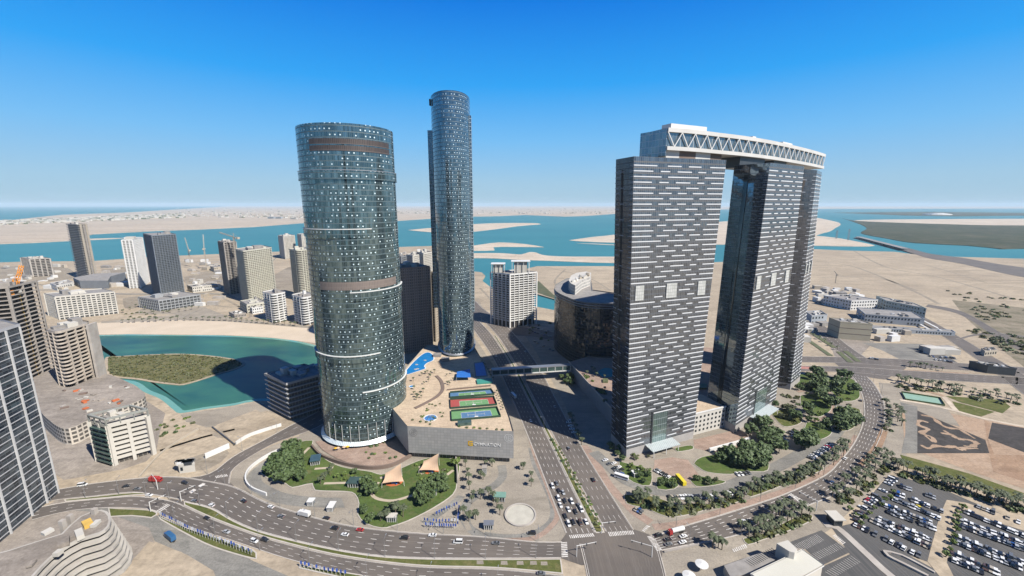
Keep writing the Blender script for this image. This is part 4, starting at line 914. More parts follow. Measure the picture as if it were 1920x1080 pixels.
# layered car park bottom left
t = thing('layered_car_park', 'curving car park with stacked pale decks at the lower left edge', 'car park')
path = [(115,1000),(150,968),(190,955),(207,966),(205,985),(185,1000),(150,1010),(110,1033),(80,1060),(40,1100),(-60,1160),(-60,1060),(20,1030)]
q = smooth_line([B(u,v,25) for u,v in path+[path[0]]], 4)[:-1]; q = [(v.x,v.y) for v in q]
for k in range(8):
    z = k*3.3+.3; ex = (7-k)*.75; mb = MB(); mb.prism(offset_poly(q, ex), z, z+1.5, bottom=True); part('deck', mb, mat('deck_pale', (.50,.47,.42), .9, 0, (.40,.37,.33), .1), t)
mb = MB(); mb.prism(offset_poly(q, -1.6), 0, 24.6, 0, 1); part('core', mb, [DARKI, RUBBLE], t)
mb = MB(); mb.face([(x,y,24.98) for x,y in offset_poly(q,-1.0)]); part('roof_surface', mb, RUBBLE, t)
for u, v in ((165,985),(180,985),(150,1005),(120,1020),(60,1060),(110,1040),(90,1000)):
    c = B(u,v,25); mb = MB(); mb.box((c.x,c.y,26),(random.uniform(2,7),random.uniform(2,4),random.uniform(.8,2.5)),random.uniform(0,3)); part('roof_plant', mb, random.choice([CONCL,OFFW,YEL,RUBBLE]), t)
mb = MB()
for u, v in ((133,975),(178,963),(118,985)): c = B(u,v,25); mb.box((c.x,c.y,15),(2,2,26))
part('stair_column', mb, CONCL, t)
# dark block by the lagoon, behind the oval tower
t = tower('apartment_block', 'dark seven-storey block in the shadow left of the oval glass tower', 'apartment block', (503,768),(544,790),(620,765), 34, 4.3, .8, 1.6, DIN, mat('grey_slab', (.42,.42,.42), .8), 0, roof='many')
tower('penthouse_block', 'low dark block behind the shadowed seven-storey block', 'building', (560,735),(580,742),(640,728), 24, 4.0, .8, 1.4, DIN, SLATE, 8, .8)
# apartment tower in white frames north of the boulevard
t = tower('apartment_tower', 'white framed apartment tower right of the slender glass tower', 'apartment tower', (920,607),(956,615),(1006,607), 82, 3.55, 1.1, 2.2, DARKI, WHITE, 8.5, .9, roof=None, slab_from=9)
bs = [Vector((v.x-t.location.x, v.y-t.location.y, 0)) for v in (B(920,607),B(956,615),B(1006,607))]; bs.append(bs[0]+bs[2]-bs[1])
for f0, f1, g0, g1, hh in ((.05,.35,.15,.7,14),(.5,.9,.1,.6,18)):
    def e(f, g): return bs[0].lerp(bs[2],f) + (bs[3]-bs[0])*(g-.5)*.6
    mb = MB(); c = e((f0+f1)/2,(g0+g1)/2); s = (bs[2]-bs[0]).length*(f1-f0); an = math.atan2((bs[2]-bs[0]).y,(bs[2]-bs[0]).x)
    mb.box((c.x,c.y,82+hh/2),(s*.7,10,hh-1),an); part('penthouse', mb, OFFW, t); mb = MB(); mb.box((c.x,c.y,82+hh),(s,16,.9),an)
    for k in (-.45,-.15,.15,.45):
        for y in (-7,7): q = c+Vector((math.cos(an)*s*k-math.sin(an)*y, math.sin(an)*s*k+math.cos(an)*y,0)); mb.box((q.x,q.y,82+hh/2),(.7,.7,hh))
    part('roof_pergola', mb, WHITE, t)
# brown block between the glass towers and the pale ones beyond
bt = tower('apartment_tower', 'brown apartment tower seen between the two glass towers', 'apartment tower', (730,648),(758,664),(812,655), 108, 3.5, .5, .5, facade('brown_windows', (.05,.045,.045),(.13,.11,.105), 2.6, 3.5, (.40,.30,.25), .42, .35, .5, .0, tilt=0), mat('brown_light', (.50,.37,.30), .85, 0, (.42,.31,.25), .05), 3.4, 1.0)
t = tower('apartment_tower', 'beige sliver added to stand for the sunlit side face of the brown tower', 'apartment tower', (812,640),(818,641),(832,632), 96, 3.5, 1.4, .8, DIN, BEIGE, 4, 1.5)  # extra block whose beige paints in the sunlit side of the brown tower
for i, (l, f, r_, h, m, lb) in enumerate((((746,572),(757,576),(766,572),92,SLATE,'bluish slim tower behind the oval glass tower edge'),((766,560),(778,565),(789,560),88,OFFW,'white slim tower above the brown block'),((785,545),(797,550),(812,545),84,OFFW,'pale flat-topped block left of the slender glass tower'),((744,600),(752,604),(762,600),70,WHITE,'small pinkish tower beside the oval glass tower'))):
    tower('apartment_tower', lb, 'apartment tower', l, f, r_, h, 3.6, 1.2, 1, DIN, m, 4, 1.2)
# dark curved block
t = thing('curved_glass_block', 'dark mirrored curved building with a pale crescent rooftop', 'building')
DG = facade('dark_mirror', (.025,.03,.035),(.11,.115,.12), 1.5, 3.6, (.05,.05,.055), .08, .1, .07, .8, tilt=.16)
arcp = [(1160,571),(1120,570),(1085,566),(1058,556),(1044,548),(1040,541),(1043,535)]
oo = smooth_line([B(u,v,76) for u,v in arcp], 3)
ii = [B(u,v,76) for u,v in ((1062,524),(1075,522),(1100,523),(1108,528),(1110,545),(1160,552))]
pol = [(v.x,v.y) for v in oo]+[(v.x,v.y) for v in ii]
mb = MB(); mb.prism(pol[::-1] , 0, 76, 0, 1); part('glass_facade', mb, [DG, ROOFG], t)
mb = MB(); o3 = [(v.x,v.y) for v in oo]; oq = offset_poly(pol, .8)
mb.prism(oq[::-1], 73.5, 74.6, bottom=True); mb.prism(offset_poly(pol,.5)[::-1], 70.8, 71.6, bottom=True); part('roof_ledge', mb, mat('ledge_grey', (.30,.32,.36), .5, .3), t)
mb = MB(); mb.prism(offset_poly(pol,.5)[::-1], 76, 77.4, top=False); part('parapet', mb, SLATE, t)
q = [B(u,v,76) for u,v in ((1066,543),(1070,549),(1078,553),(1083,549),(1091,542),(1106,536),(1108,527),(1098,524),(1080,527),(1070,533))]
mb = MB(); mb.prism([(v.x,v.y) for v in q][::-1], 76, 88, 0, 1); part('rooftop_storey', mb, [facade('roof_store', (.12,.12,.12),(.3,.3,.29), 2, 4, (.45,.43,.40), .3, .3, .6, .0, tilt=0), OFFW], t)
for k in range(22):
    f_ = random.random(); u, v = 1071+f_*32+random.uniform(-2,2), 546-14*f_+random.uniform(-3,2)
    c = B(u,v,76); mb = MB(); mb.box((c.x,c.y,89),(random.uniform(2,5),random.uniform(2,4),random.uniform(1,3.5)),random.uniform(0,3)); part('roof_unit', mb, random.choice([WHITE,OFFW,BEIGE]), t)
# cranes
def lattice(mb, a, b, w_, r=.12, seg=3.0, m=0):
    a = Vector(a); b = Vector(b); d = (b-a); n = max(2,int(d.length/seg)); d.normalize(); k = Vector((0,0,1)) if abs(d.z) < .9 else Vector((1,0,0))
    x = d.cross(k).normalized()*w_/2; y = d.cross(x).normalized()*w_/2; cs = [x+y,x-y,-x-y,-x+y]
    for c in cs: mb.bar(a+c, b+c, r, m)
    for i in range(n):
        p0 = a.lerp(b,i/n); p1 = a.lerp(b,(i+1)/n)
        for j in range(4): mb.bar(p0+cs[j], p1+cs[(j+1)%4], r*.7, m, 3)
def crane(base, h, jib, ang, el, label, m=YEL, mj=ORG, w_=2.0, r=.16, z0=0):
    t = thing('tower_crane', label, 'crane', (base.x,base.y,z0)); mb = MB(); lattice(mb,(0,0,0),(0,0,h),w_,r); part('mast', mb, m, t)
    d = Vector((math.cos(ang),math.sin(ang),0)); mb = MB(); lattice(mb,(0,0,h+2),d*jib*math.cos(el)+Vector((0,0,h+2+jib*math.sin(el))),w_*.7,r*.8); part('jib', mb, mj, t)
    mb = MB(); lattice(mb,(0,0,h+1),-d*jib*.3+Vector((0,0,h+1)),w_*.8,r); part('counter_jib', mb, mj, t)
    mb = MB(); c = -d*jib*.3; mb.box((c.x,c.y,h),(w_*1.6,w_*2,w_*1.6),ang); part('counterweight', mb, mj, t)
    mb = MB(); mb.box((d.x*.5+d.y*w_,d.y*.5-d.x*w_,h),(2,2,2.4),ang); part('cab', mb, OFFW, t)
    mb = MB(); ap = Vector((0,0,h+w_*4)); mb.bar((0,0,h),ap,r*1.6); mb.bar(ap,d*jib*.8*math.cos(el)+Vector((0,0,h+2+.8*jib*math.sin(el))),r*.5); mb.bar(ap,-d*jib*.3+Vector((0,0,h+1)),r*.5); part('tie', mb, mj, t); return t
cb = B(72,728); crane(cb, 101, 25, math.radians(100), math.radians(62), 'orange and yellow luffing crane beside the bare concrete tower', w_=3.0, r=.34)
crane(B(452,553), 118, 40, math.radians(160), math.radians(12), 'thin pale crane over the ragged unfinished tower', BEIGE, BEIGE, 2.5, .3)
crane(B(388,505), 60, 45, math.radians(120), math.radians(55), 'thin crane on the sand left of the unfinished tower, right of two', BEIGE, BEIGE, 2.5, .3)
crane(B(358,500), 50, 40, math.radians(140), math.radians(60), 'thin crane on the sand left of the unfinished tower, left of two', BEIGE, BEIGE, 2.5, .3)
crane(B(1566,531), 20, 9, math.radians(120), math.radians(50), 'small crane on the sand plain behind the white school blocks', DSTEEL, DSTEEL, 1.0, .12)
# school and low blocks on the right
def winblock(name, label, L, Fp, Rp, h, m, wins_r=(3,8), wins_l=None, group=None, wm=GLASS, z0=0, bands=False, cat='building'):
    L, Fp, Rp = [B(*q) for q in (L,Fp,Rp)]; K = L+Rp-Fp; org = (L+Rp)/2; t = thing(name, label, cat, org, group=group)
    b = [(v-org) for v in (L,Fp,Rp,K)]; mb = MB(); mb.prism([(v.x,v.y) for v in b], 0, h, 0, 1); part('walls', mb, [m, ROOFG], t)
    mb = MB(); q = [(v.x,v.y) for v in b]; mb.prism(offset_poly(q,.15), h-.6, h+1, top=False); mb.prism(offset_poly(q,-.4)[::-1], h-.1, h+1, top=False)
    qq, oo_ = offset_poly(q,-.4), offset_poly(q,.15)
    for i in range(4): mb.face([(*oo_[i],h+1),(*oo_[(i+1)%4],h+1),(*qq[(i+1)%4],h+1),(*qq[i],h+1)])
    part('parapet', mb, m, t)
    for (rows, cols), p0, p1 in ((wins_r, b[1], b[2]), (wins_l or (0,0), b[0], b[1])):
        d = p1-p0; 
        if rows == 0: continue
        mw = MB(); mw.box((0,0,0),(d.length/cols*.45,.3,h/rows*.42)); me = mw.mesh('window', wm); dn = d.normalized()
        for r_ in range(rows):
            for c_ in range(cols):
                if random.random() < .1: continue
                q_ = p0+d*((c_+.5)/cols)+Vector((dn.y,-dn.x,0))*.03; link('window', me, t, (q_.x,q_.y,h*(r_+.55)/rows), math.atan2(d.y,d.x))
    for k in range(9):
        f, g = random.uniform(.12,.88), random.uniform(.15,.85); c = b[0].lerp(b[1],f).lerp(b[3].lerp(b[2],f),g); mb = MB(); mb.box((c.x,c.y,h+.9),(random.uniform(2,6),random.uniform(2,4),1.8),math.atan2((b[2]-b[1]).y,(b[2]-b[1]).x)); part('roof_unit', mb, random.choice([WHITE,OFFW,ROOFG,DSTEEL]), t)
    if bands:
        mb = MB()
        for z in (h*.33,h*.66): mb.prism(offset_poly([(v.x,v.y) for v in b],.12), z, z+.7, top=True, bottom=True)
        part('band', mb, BROWN, t)
    return t
GRB = mat('blue_grey_render', (.40,.43,.46), .8, 0, (.35,.38,.41), .05); GRN = mat('pale_green_render', (.56,.60,.53), .8, 0, (.50,.55,.48), .05)
winblock('school_block', 'white school block with blue-grey flank, nearest the gate towers', (1542,571),(1594,582),(1643,580), 17, WHITE, (3,10), (3,10), group='school blocks')
winblock('school_block', 'long pale green school block on the right', (1640,573),(1659,583),(1733,599), 18, GRN, (3,14), (3,4), group='school blocks')
winblock('school_block', 'long low blue-grey school block in front of the white one', (1605,590),(1620,603),(1731,613), 12, GRB, (2,18), (2,3), group='school blocks')
winblock('school_block', 'small grey block directly left of the beige block', (1508,600),(1520,609),(1549,607), 14, GRB, (2,5), None, group='school blocks')
winblock('school_block', 'beige square block with brown bands beside the vacant lot', (1550,626),(1571,635),(1631,640), 24, mat('khaki_render', (.47,.42,.31), .8, 0, (.42,.37,.27), .05), (0,1), None, group='school blocks', bands=True)
winblock('boundary_building', 'very long low grey building along the school yard', (1630,617),(1634,621),(1790,630), 5, GRB, (1,30), None)
winblock('flat_roofed_store', 'dark flat-roofed store with a white roof on the east road', (1815,690),(1850,700),(1903,705), 8, DSTEEL, (0,1), None)
winblock('site_shed', 'small tan shed near the construction yard', (1838,662),(1845,668),(1868,666), 6, BEIGE, (1,5), None)
winblock('guard_building', 'small white hut with dark windows beside the lagoon road', (334,881),(337,888),(367,884), 6, OFFW, (1,3), None, cat='hut')
for k, (a, b, c, lb) in enumerate((((1710,603),(1712,606),(1745,625),'white long canopy in the school yard, left one'),((1722,600),(1724,603),(1760,622),'white long canopy in the school yard, right one'))):
    L, Fp, Rp = B(*a), B(*b), B(*c); t = thing('yard_canopy', lb, 'canopy'); K = L+Rp-Fp; mb = MB(); mb.prism([(v.x,v.y) for v in (L,Fp,Rp,K)], 3.5, 4, bottom=True); part('roof', mb, WHITE, t)
    for v in (L,Fp,Rp,K): mb = MB(); mb.bar((v.x,v.y,0),(v.x,v.y,3.5),.15); part('post', mb, WHITE, t)
winblock('low_hall', 'low white hall at the foot of the ribbed tower far left', (96,541),(108,546),(140,539), 12, WHITE, (1,8), (1,3))
winblock('low_hall', 'pale low building right of the white ribbed tower', (352,545),(362,549),(398,545), 12, OFFW, (2,10), (2,3))
winblock('low_hall', 'beige low building between the unfinished tower and the water', (395,507),(402,510),(425,507), 12, BEIGE, (2,6), None)
winblock('low_hall', 'grey low garage in front of the beige slab by the beach', (430,592),(440,597),(462,594), 6, CONC, (1,8), (1,2))
winblock('low_hall', 'white low villa block beside the terraced beach blocks', (466,585),(474,589),(494,586), 10, WHITE, (2,5), (2,2))
winblock('low_hall', 'pale low block at the far left edge behind the bare tower', (2,560),(20,566),(48,561), 14, OFFW, (2,6), None)
# highway bridge over the channel
t = thing('channel_bridge', 'long low road bridge over the channel beyond the sand plain', 'bridge'); a = B(1612,447); b = B(1692,468)
d = (b-a); mb = MB(); mb.box(((a.x+b.x)/2,(a.y+b.y)/2,7),(d.length*1.1,26,2),math.atan2(d.y,d.x)); part('deck', mb, ROOFG, t)
for k in range(14): c = a.lerp(b,(k+.5)/14); mb = MB(); mb.box((c.x,c.y,1.5),(4,22,9),math.atan2(d.y,d.x)); part('pier', mb, DSTEEL, t)
for u, v, h in ((1590,450,60),(1568,447,45)):
    c = B(u,v); t = thing('power_pylon', 'steel pylon on the far sandbar, '+('taller one' if h > 50 else 'shorter one'), 'pylon', c); mb = MB(); lattice(mb,(0,0,-2),(0,0,h),5,.5,8); part('mast', mb, STEEL, t); mb = MB(); mb.bar((-12,0,h-8),(12,0,h-8),.6); part('cross_arm', mb, STEEL, t)
c = B(1757,403); t = thing('stadium_roof', 'tiny white domed roof on the far horizon', 'building', c); mb = MB()
for i in range(5): mb.prism([(260*math.cos(k/16*6.283)*math.cos(i*.28), 120*math.sin(k/16*6.283)*math.cos(i*.28)) for k in range(16)], i*7, i*7+7)
part('roof', mb, WHITE, t)
# ------------------------------------------------------------------ foreground lower right: hall, car parks
def Z9(l): return [(1440+a/4, 810+b/4) for a, b in l]
def Z4(l): return [(1120+a/4, 810+b/4) for a, b in l]
sheet('car_park_asphalt', Z4([(1380,850),(1680,738),(1900,900),(1690,1000),(1560,880)]), ASPHD, .1)
sheet('car_park_asphalt', Z9([(380,1090),(410,1010),(620,915),(760,1000),(830,1090)]), ASPHD, .1)
sheet('service_lane', Z9([(480,720),(620,690),(1400,1110),(760,1090),(600,900)]), ASPHD, .09)
sheet('car_park_asphalt', Z9([(640,680),(700,560),(900,330),(1030,345),(1340,440),(1520,520),(1960,700),(2200,800),(2200,1300),(1600,1200),(1200,975),(900,870)]), ASPHD, .08)
sheet('car_park_walkway', Z9([(1340,510),(1480,530),(1440,600),(1340,980),(1400,1100),(1300,1100),(1195,970),(1290,620)]), SAND, .14)
sheet('car_park_walkway', Z9([(1480,530),(1980,690),(1980,760),(1460,600)]), SAND, .14)
ribbon('pink_footpath', Z9([(0,505),(130,460),(400,350),(640,210),(760,80),(850,-60)]), 2.5, PINK, .16) if False else None
ribbon('pink_footpath', Z4([(420,715),(560,700),(700,670),(1000,580),(1250,500),(1430,440),(1600,370),(1790,250),(1890,140),(1950,30)]), 5, PINK, .1)
ribbon('footpath', Z4([(1180,850),(1400,770),(1560,690),(1620,650)]), 3, PAVE, .12)
ribbon('footpath', Z9([(420,700),(520,720),(700,880),(860,1030),(960,1110)]), 4, CONCL, .3)
# marking of bays
def bays(a, b, c, d, n, parent_name='parking_bay_lines'):
    A, Bq, Cq, D = GL([a,b,c,d], .16); mb = MB()
    for i in range(n+1):
        p0 = A.lerp(Bq,i/n); p1 = D.lerp(Cq,i/n); e = (Bq-A).normalized()*.09; mb.face([p0-e,p0+e,p1+e,p1-e])
    o = struct(parent_name, mb, MARK)
bays(*Z4([(1470,850),(1640,770),(1700,815),(1530,900)]), 15)
bays(*Z4([(1600,920),(1800,830),(1850,870),(1660,960)]), 14)
bays(*Z9([(430,1050),(620,930),(690,980),(500,1090)]), 13)
t = thing('white_roofed_hall', 'long hall with a flat off-white roof at the bottom right', 'building')
q = [B(u,v,9) for u,v in Z4([(1160,1065),(1540,885),(1690,995),(1500,1100),(1300,1180)])]; mb = MB(); mb.prism([(v.x,v.y) for v in q], 0, 9, 0, 1); part('walls', mb, [OFFW, mat('pale_roof', (.66,.64,.56), .7, 0, (.60,.58,.5), .04)], t)
mb = MB(); mb.prism(offset_poly([(v.x,v.y) for v in q],.5), 8.2, 9.1, top=False, bottom=True); part('fascia', mb, WHITE, t)
q = [B(u,v,13) for u,v in Z4([(1345,835),(1430,810),(1500,880),(1480,905),(1440,895)])]; mb = MB(); mb.prism([(v.x,v.y) for v in q], 0, 13); part('stair_block', mb, OFFW, t)
q = [B(u,v,5) for u,v in Z4([(950,1000),(1180,920),(1340,880),(1340,960),(1160,1060),(1000,1090)])]; mb = MB(); mb.prism([(v.x,v.y) for v in q], 0, 5, 0, 1); part('low_wing', mb, [BEIGE, ROOFG], t)
mb = MB()
for k in range(14):
    a = B(*Z4([(1180+k*14, 1000-k*7)])[0], 6); b = B(*Z4([(1120+k*14, 960-k*7)])[0], 6); mb.bar(a,b,.15)
part('pergola', mb, DSTEEL, t)
for (u, v), lb in zip(Z4([(785,975),(690,1060)]), ('white round parasol roof on the corner plaza, farther one','white round parasol roof on the corner plaza, nearer one')):
    c = B(u,v,5); t = thing('round_parasol', lb, 'parasol', (c.x,c.y,0), group='round parasols on the corner plaza'); mb = MB(); n = 20
    for i in range(n):
        a, b = 2*math.pi*i/n, 2*math.pi*(i+1)/n; mb.face([(3.2*math.cos(a),3.2*math.sin(a),3.8),(3.2*math.cos(b),3.2*math.sin(b),3.8),(0,0,4.6)])
    part('roof', mb, WHITE, t); mb = MB(); mb.bar((0,0,0),(0,0,4.5),.15); part('post', mb, STEEL, t)
wallrun('pavement_wall', Z4([(500,905),(700,860),(900,815)]), .9, .8, CONC, 'low wall along the corner plaza by the eastern road')
wallrun('concrete_barrier', Z9([(870,900),(900,940),(1000,990),(1200,1090)]), 1.2, 1.5, CONCL, 'curved concrete barrier beside the service lane')
wallrun('concrete_barrier', Z9([(870,900),(1000,930),(1250,1060)]), .9, 1.2, CONCL, 'upper concrete barrier of the lane island')
t = thing('gatehouse', 'small dark gatehouse at the head of the service lane', 'hut', B(*Z9([(495,680)])[0])); mb = MB(); mb.box((0,0,2.2),(5,6,4.4)); part('walls', mb, DSTEEL, t); mb = MB(); mb.box((0,0,4.7),(7,8,.6)); part('roof', mb, OFFW, t); mb = MB(); mb.box((0,-3.05,2.4),(3,.2,1.6)); part('window', mb, GLASS, t)
# ------------------------------------------------------------------ patterned ground figure, lawns and courts on the right
def Z6(l): return [(1440+a/4, 600+b/4) for a, b in l]
TAN = ground_mat('tan_gravel', (.40,.27,.18), (.34,.225,.155), (.45,.32,.22), .02, .08, .6)
TANL = ground_mat('tan_gravel_light', (.47,.34,.24), (.42,.30,.21), (.50,.38,.28), .02, .08, .6)
DKG = ground_mat('dark_gravel', (.085,.078,.075), (.07,.065,.063), (.11,.10,.095), .02, .1, .6)
sheet('tan_lot', Z6([(1060,640),(1620,750),(1920,800),(2300,880),(2300,1300),(1900,1260),(1560,1150),(1130,990),(1030,1000),(1000,620)]), TANL, .09)
sheet('grey_lot', Z6([(990,615),(1120,650),(1130,1000),(1000,1000),(1030,850),(1030,720)]), GREY, .12)
sheet('dark_figure_ground', Z6([(1120,680),(1630,900),(1660,1000),(1120,1000)]), DKG, .14)
sheet('dark_lot', Z6([(1680,770),(2200,860),(2200,1100),(1650,890)]), DKG, .14)
sheet('brown_lot', Z6([(1660,1010),(2200,1020),(2200,1300),(1690,1140)]), TAN, .13)
sheet('brown_lot', Z6([(1620,750),(1660,1000),(1690,1140),(1750,1150),(1650,890),(1670,770)]), TAN, .125)
def blobline(px, w0, w1, mb, z=.2):
    p = smooth_line([B(u,v) for u,v in Z6(px)], 1.5); n = len(p)
    for i in range(n-1):
        t0 = i/(n-1); wd = (w0+(w1-w0)*t0)*(.55+.45*math.sin(math.pi*min(1,max(.08,t0))))*(1+.35*math.sin(t0*26)); wd = max(.3, wd)
        d = (p[i+1]-p[i]).normalized(); nn = Vector((-d.y,d.x,0))*wd/2; p0, p1 = p[i]-d*.2, p[i+1]+d*.3; mb.face([(p0-nn)[:2]+(z,), (p1-nn)[:2]+(z,), (p1+nn)[:2]+(z,), (p0+nn)[:2]+(z,)])
mb = MB()
for px, a, b in (([(1150,715),(1230,730),(1290,780),(1350,810),(1430,820),(1500,860),(1550,890)],4,2.5),([(1200,770),(1140,755),(1130,790),(1200,820),(1150,850),(1230,880),(1240,915),(1180,870)],4,3),([(1300,850),(1390,865),(1420,890),(1500,900),(1560,920),(1530,950),(1470,945)],4,3.5),([(1320,830),(1400,880),(1370,855)],3,3),([(1150,940),(1200,965),(1260,945),(1340,955),(1380,950),(1440,960),(1570,965)],3.5,3),([(1400,945),(1440,975),(1500,960)],3,2)):
    blobline(px, a*.95, b*.95, mb, .2+random.random()*.02)
for i_, f_ in enumerate(mb.f):
    dz = i_*1e-4
    for k_ in f_: mb.v[k_] = (mb.v[k_][0], mb.v[k_][1], mb.v[k_][2]+dz)
struct('ground_figure', mb, TANL)
sheet('lawn', Z6([(990,1010),(1060,1030),(1500,1150),(1920,1300),(1900,1360),(1400,1200),(1040,1110)]), GRASSY, .15)
sheet('lawn', Z6([(1330,570),(1750,600),(1820,650),(1760,700),(1450,620)]), GRASSY, .12)
sheet('lawn', Z6([(1380,610),(1700,690),(1600,725),(1430,690)]), GRASSY, .12)
tq = thing('sports_court', 'pale green fenced court beside the palms of the east park', 'sports court'); mb = MB(); mb.face(GL(Z6([(1000,545),(1290,590),(1325,645),(1030,600)]), .2)); part('surface', mb, mat('pale_court', (.26,.42,.33), .8), tq)
mb = MB(); q = [B(u,v) for u,v in Z6([(1000,545),(1290,590),(1325,645),(1030,600)])]
for i in range(4): a, b = q[i], q[(i+1)%4]; d = (b-a).normalized(); nn = Vector((-d.y,d.x,0))*.15; mb.hexa([a-nn,b-nn,b+nn,a+nn,*[v+Vector((0,0,1.6)) for v in (a-nn,b-nn,b+nn,a+nn)]])
part('fence', mb, LEAF[0], tq)
sheet('park_paving', Z6([(830,470),(960,480),(1340,660),(1440,800),(1030,720),(990,620),(900,720),(1010,1000),(870,1000),(900,800)]), PAVE, .11)
ribbon('pale_walk', Z6([(990,600),(1180,630),(1400,680),(1620,740),(1920,800)]), 4, BAR, .16)
ribbon('pale_walk', Z6([(1320,580),(1420,690)]), 4, BAR, .165)
ribbon('tan_verge', Z6([(960,500),(1200,540),(1320,570)]), 5, TANL, .15)
ribbon('tan_verge', Z6([(870,830),(830,930),(760,1030),(690,1100)]), 5, TAN, .15)
ribbon('pink_verge', Z6([(210,355),(380,365)]), 8, mat('red_paving', (.45,.2,.16), .9), .13)
sheet('grey_lot', Z6([(700,170),(1150,180),(1300,210),(1420,300),(1200,310),(1000,300),(860,230)]), GREY, .05)
sheet('grey_lot', Z6([(1030,205),(1240,215),(1440,330),(1390,340),(1130,240)]), ASPHD, .07)
sheet('tan_lot', Z6([(980,370),(1500,400),(1540,420),(1000,395)]), TAN, .1)
sheet('scrub_land', Z6([(1380,-150),(2200,-60),(2300,500),(1930,360),(1700,180),(1480,-20)]), ground_mat('scrub_ground', (.22,.195,.135), (.32,.27,.20), (.12,.12,.075), .012, .05, .3), .06)
sheet('building_site', Z6([(260,80),(360,40),(520,130),(800,160),(640,320),(520,320),(470,200)]), RUBBLE, .04)
for l in ([(240,110),(470,270)], [(330,100),(500,210)], [(530,240),(620,320)], [(580,235),(680,315)]): ribbon('hedge_strip', Z6(l), 6, LEAF[1], .5)
# ------------------------------------------------------------------ landscaped gardens by the gate towers
def gard(px, m=GRASS): 
    p = smooth_line(GL(px+[px[0]], .3), 4)[:-1]; q = [(v.x,v.y) for v in p]; mb = MB(); mb.prism(q, .03, .3, 1, 1); mb.face([(x,y,.34) for x,y in offset_poly(q,-.4)], 0); struct('garden_bed', mb, [m, KERB])
gard(Z4([(720,240),(780,190),(1000,160),(1250,190),(1280,290),(1150,300),(1000,320),(860,310),(790,290)]))
gard(Z4([(160,220),(280,250),(400,290),(395,405),(270,380),(180,300)]))
gard(Z4([(445,340),(560,330),(615,380),(580,430),(450,430)]))
gard(Z4([(690,360),(760,330),(860,350),(960,370),(940,390),(830,410),(740,410)]))
gard(Z4([(200,470),(400,480),(700,560),(1050,480),(1080,520),(900,560),(700,620),(520,640),(380,580),(220,540)]), GRASSY)
gard(Z4([(1120,440),(1330,370),(1620,250),(1700,280),(1500,360),(1150,490)]), GRASSY)
gard(Z4([(580,120),(700,100),(720,130),(600,150)]))
gard([(1490,702),(1545,703),(1550,722),(1520,735),(1492,722)])
gard([(1552,706),(1600,712),(1612,745),(1580,752),(1556,730)])
gard([(1500,742),(1545,738),(1560,765),(1535,782),(1505,768)])
gard([(1568,762),(1612,768),(1604,800),(1575,808),(1560,785)], GRASSY)
gard([(1445,775),(1485,765),(1505,790),(1470,800)], GRASSY)
gard([(1512,792),(1550,792),(1560,812),(1535,825),(1508,812)])
ribbon('garden_path', [(1495,735),(1540,730),(1560,745),(1555,775),(1530,790),(1500,780)], 3, PINK, .2)
gard(Z4([(1090,800),(1250,760),(1480,640),(1600,620),(1610,660),(1500,720),(1250,810),(1130,850)]), GRASSY)
ribbon('access_lane', Z4([(-30,150),(60,230),(190,350),(300,400),(430,440),(600,450),(800,450),(1000,400),(1150,340),(1350,260),(1500,180),(1750,40),(1820,-60),(1830,-200)]), 9, GREY, .14)
ribbon('brown_footpath', Z4([(-100,100),(0,250),(90,400),(200,520),(280,600),(400,680)]), 6, PINK, .1)
sheet('forecourt', Z4([(430,210),(560,190),(680,210),(760,320),(700,390),(650,400),(560,330),(420,300)]), PINK, .12)
sheet('forecourt', Z4([(720,60),(1060,-20),(1180,60),(1150,150),(840,150),(730,120)]), PINK, .12)
wallrun('white_canopy_wall', Z4([(840,150),(950,120),(1060,90),(1140,65)]), 3, 1.4, WHITE, 'long white curved wall in the garden in front of the middle gate tower')
# ------------------------------------------------------------------ vegetation
def tree_mesh(seed, r, h, leaf, n=16, k=20, sz=.75):
    rnd = random.Random(seed); mt = MB(); mt.bar((0,0,0),(0,0,h*.45),.28,0,6,.2)
    for i in range(5):
        a = i*1.26+rnd.random(); mt.bar((0,0,h*.38),(r*.55*math.cos(a),r*.55*math.sin(a),h*.7),.13,0,4,.06)
    mc = MB()
    for i in range(n):
        a = rnd.uniform(0,6.283); q = r*math.sqrt(rnd.random())*.75; z = h*.45+rnd.uniform(.1,.55)*h*(1-.4*(q/r)**2)
        leaf_clump(mc, (q*math.cos(a),q*math.sin(a),z), r*rnd.uniform(.22,.4), k, sz, .8, 0, rnd)
    return mt.mesh('trunk', BARK), mc.mesh('crown', leaf)
TREES = [tree_mesh(i, r, h, LEAF[l], n, 22, s) for i, (r,h,l,n,s) in enumerate(((4.2,7.5,0,20,.7),(5.5,9,0,24,.8),(3.2,6,1,14,.6),(6.5,10,0,30,.9),(3.0,5.5,2,14,.55),(4.5,6.5,1,18,.7)))]
def palm_mesh(seed, h, fr=15, L=3.4):
    rnd = random.Random(seed); mt = MB(); mt.bar((0,0,0),(0,0,h),.28,0,6,.2); mc = MB()
    for i in range(fr):
        a = i*2.4+rnd.uniform(-.2,.2); up = rnd.uniform(.1,.95); d = Vector((math.cos(a),math.sin(a),0)); s = Vector((-d.y,d.x,0)); p = Vector((0,0,h)); e = up; prev = None
        for k in range(5):
            wd = (.15,.55,.62,.5,.05)[k]; q = [p-s*wd-Vector((0,0,wd*.4)), p, p+s*wd-Vector((0,0,wd*.4))]
            if prev: mc.face([prev[0],prev[1],q[1],q[0]]); mc.face([prev[1],prev[2],q[2],q[1]])
            prev = q; p = p+(d*math.cos(e)+Vector((0,0,math.sin(e))))*(L/4); e -= .55
    return mt.mesh('trunk', BARK), mc.mesh('fronds', PALM)
PALMS = [palm_mesh(50+i, h) for i, h in enumerate((5.5,6.5,7.5,6))]
HEDGEM = []
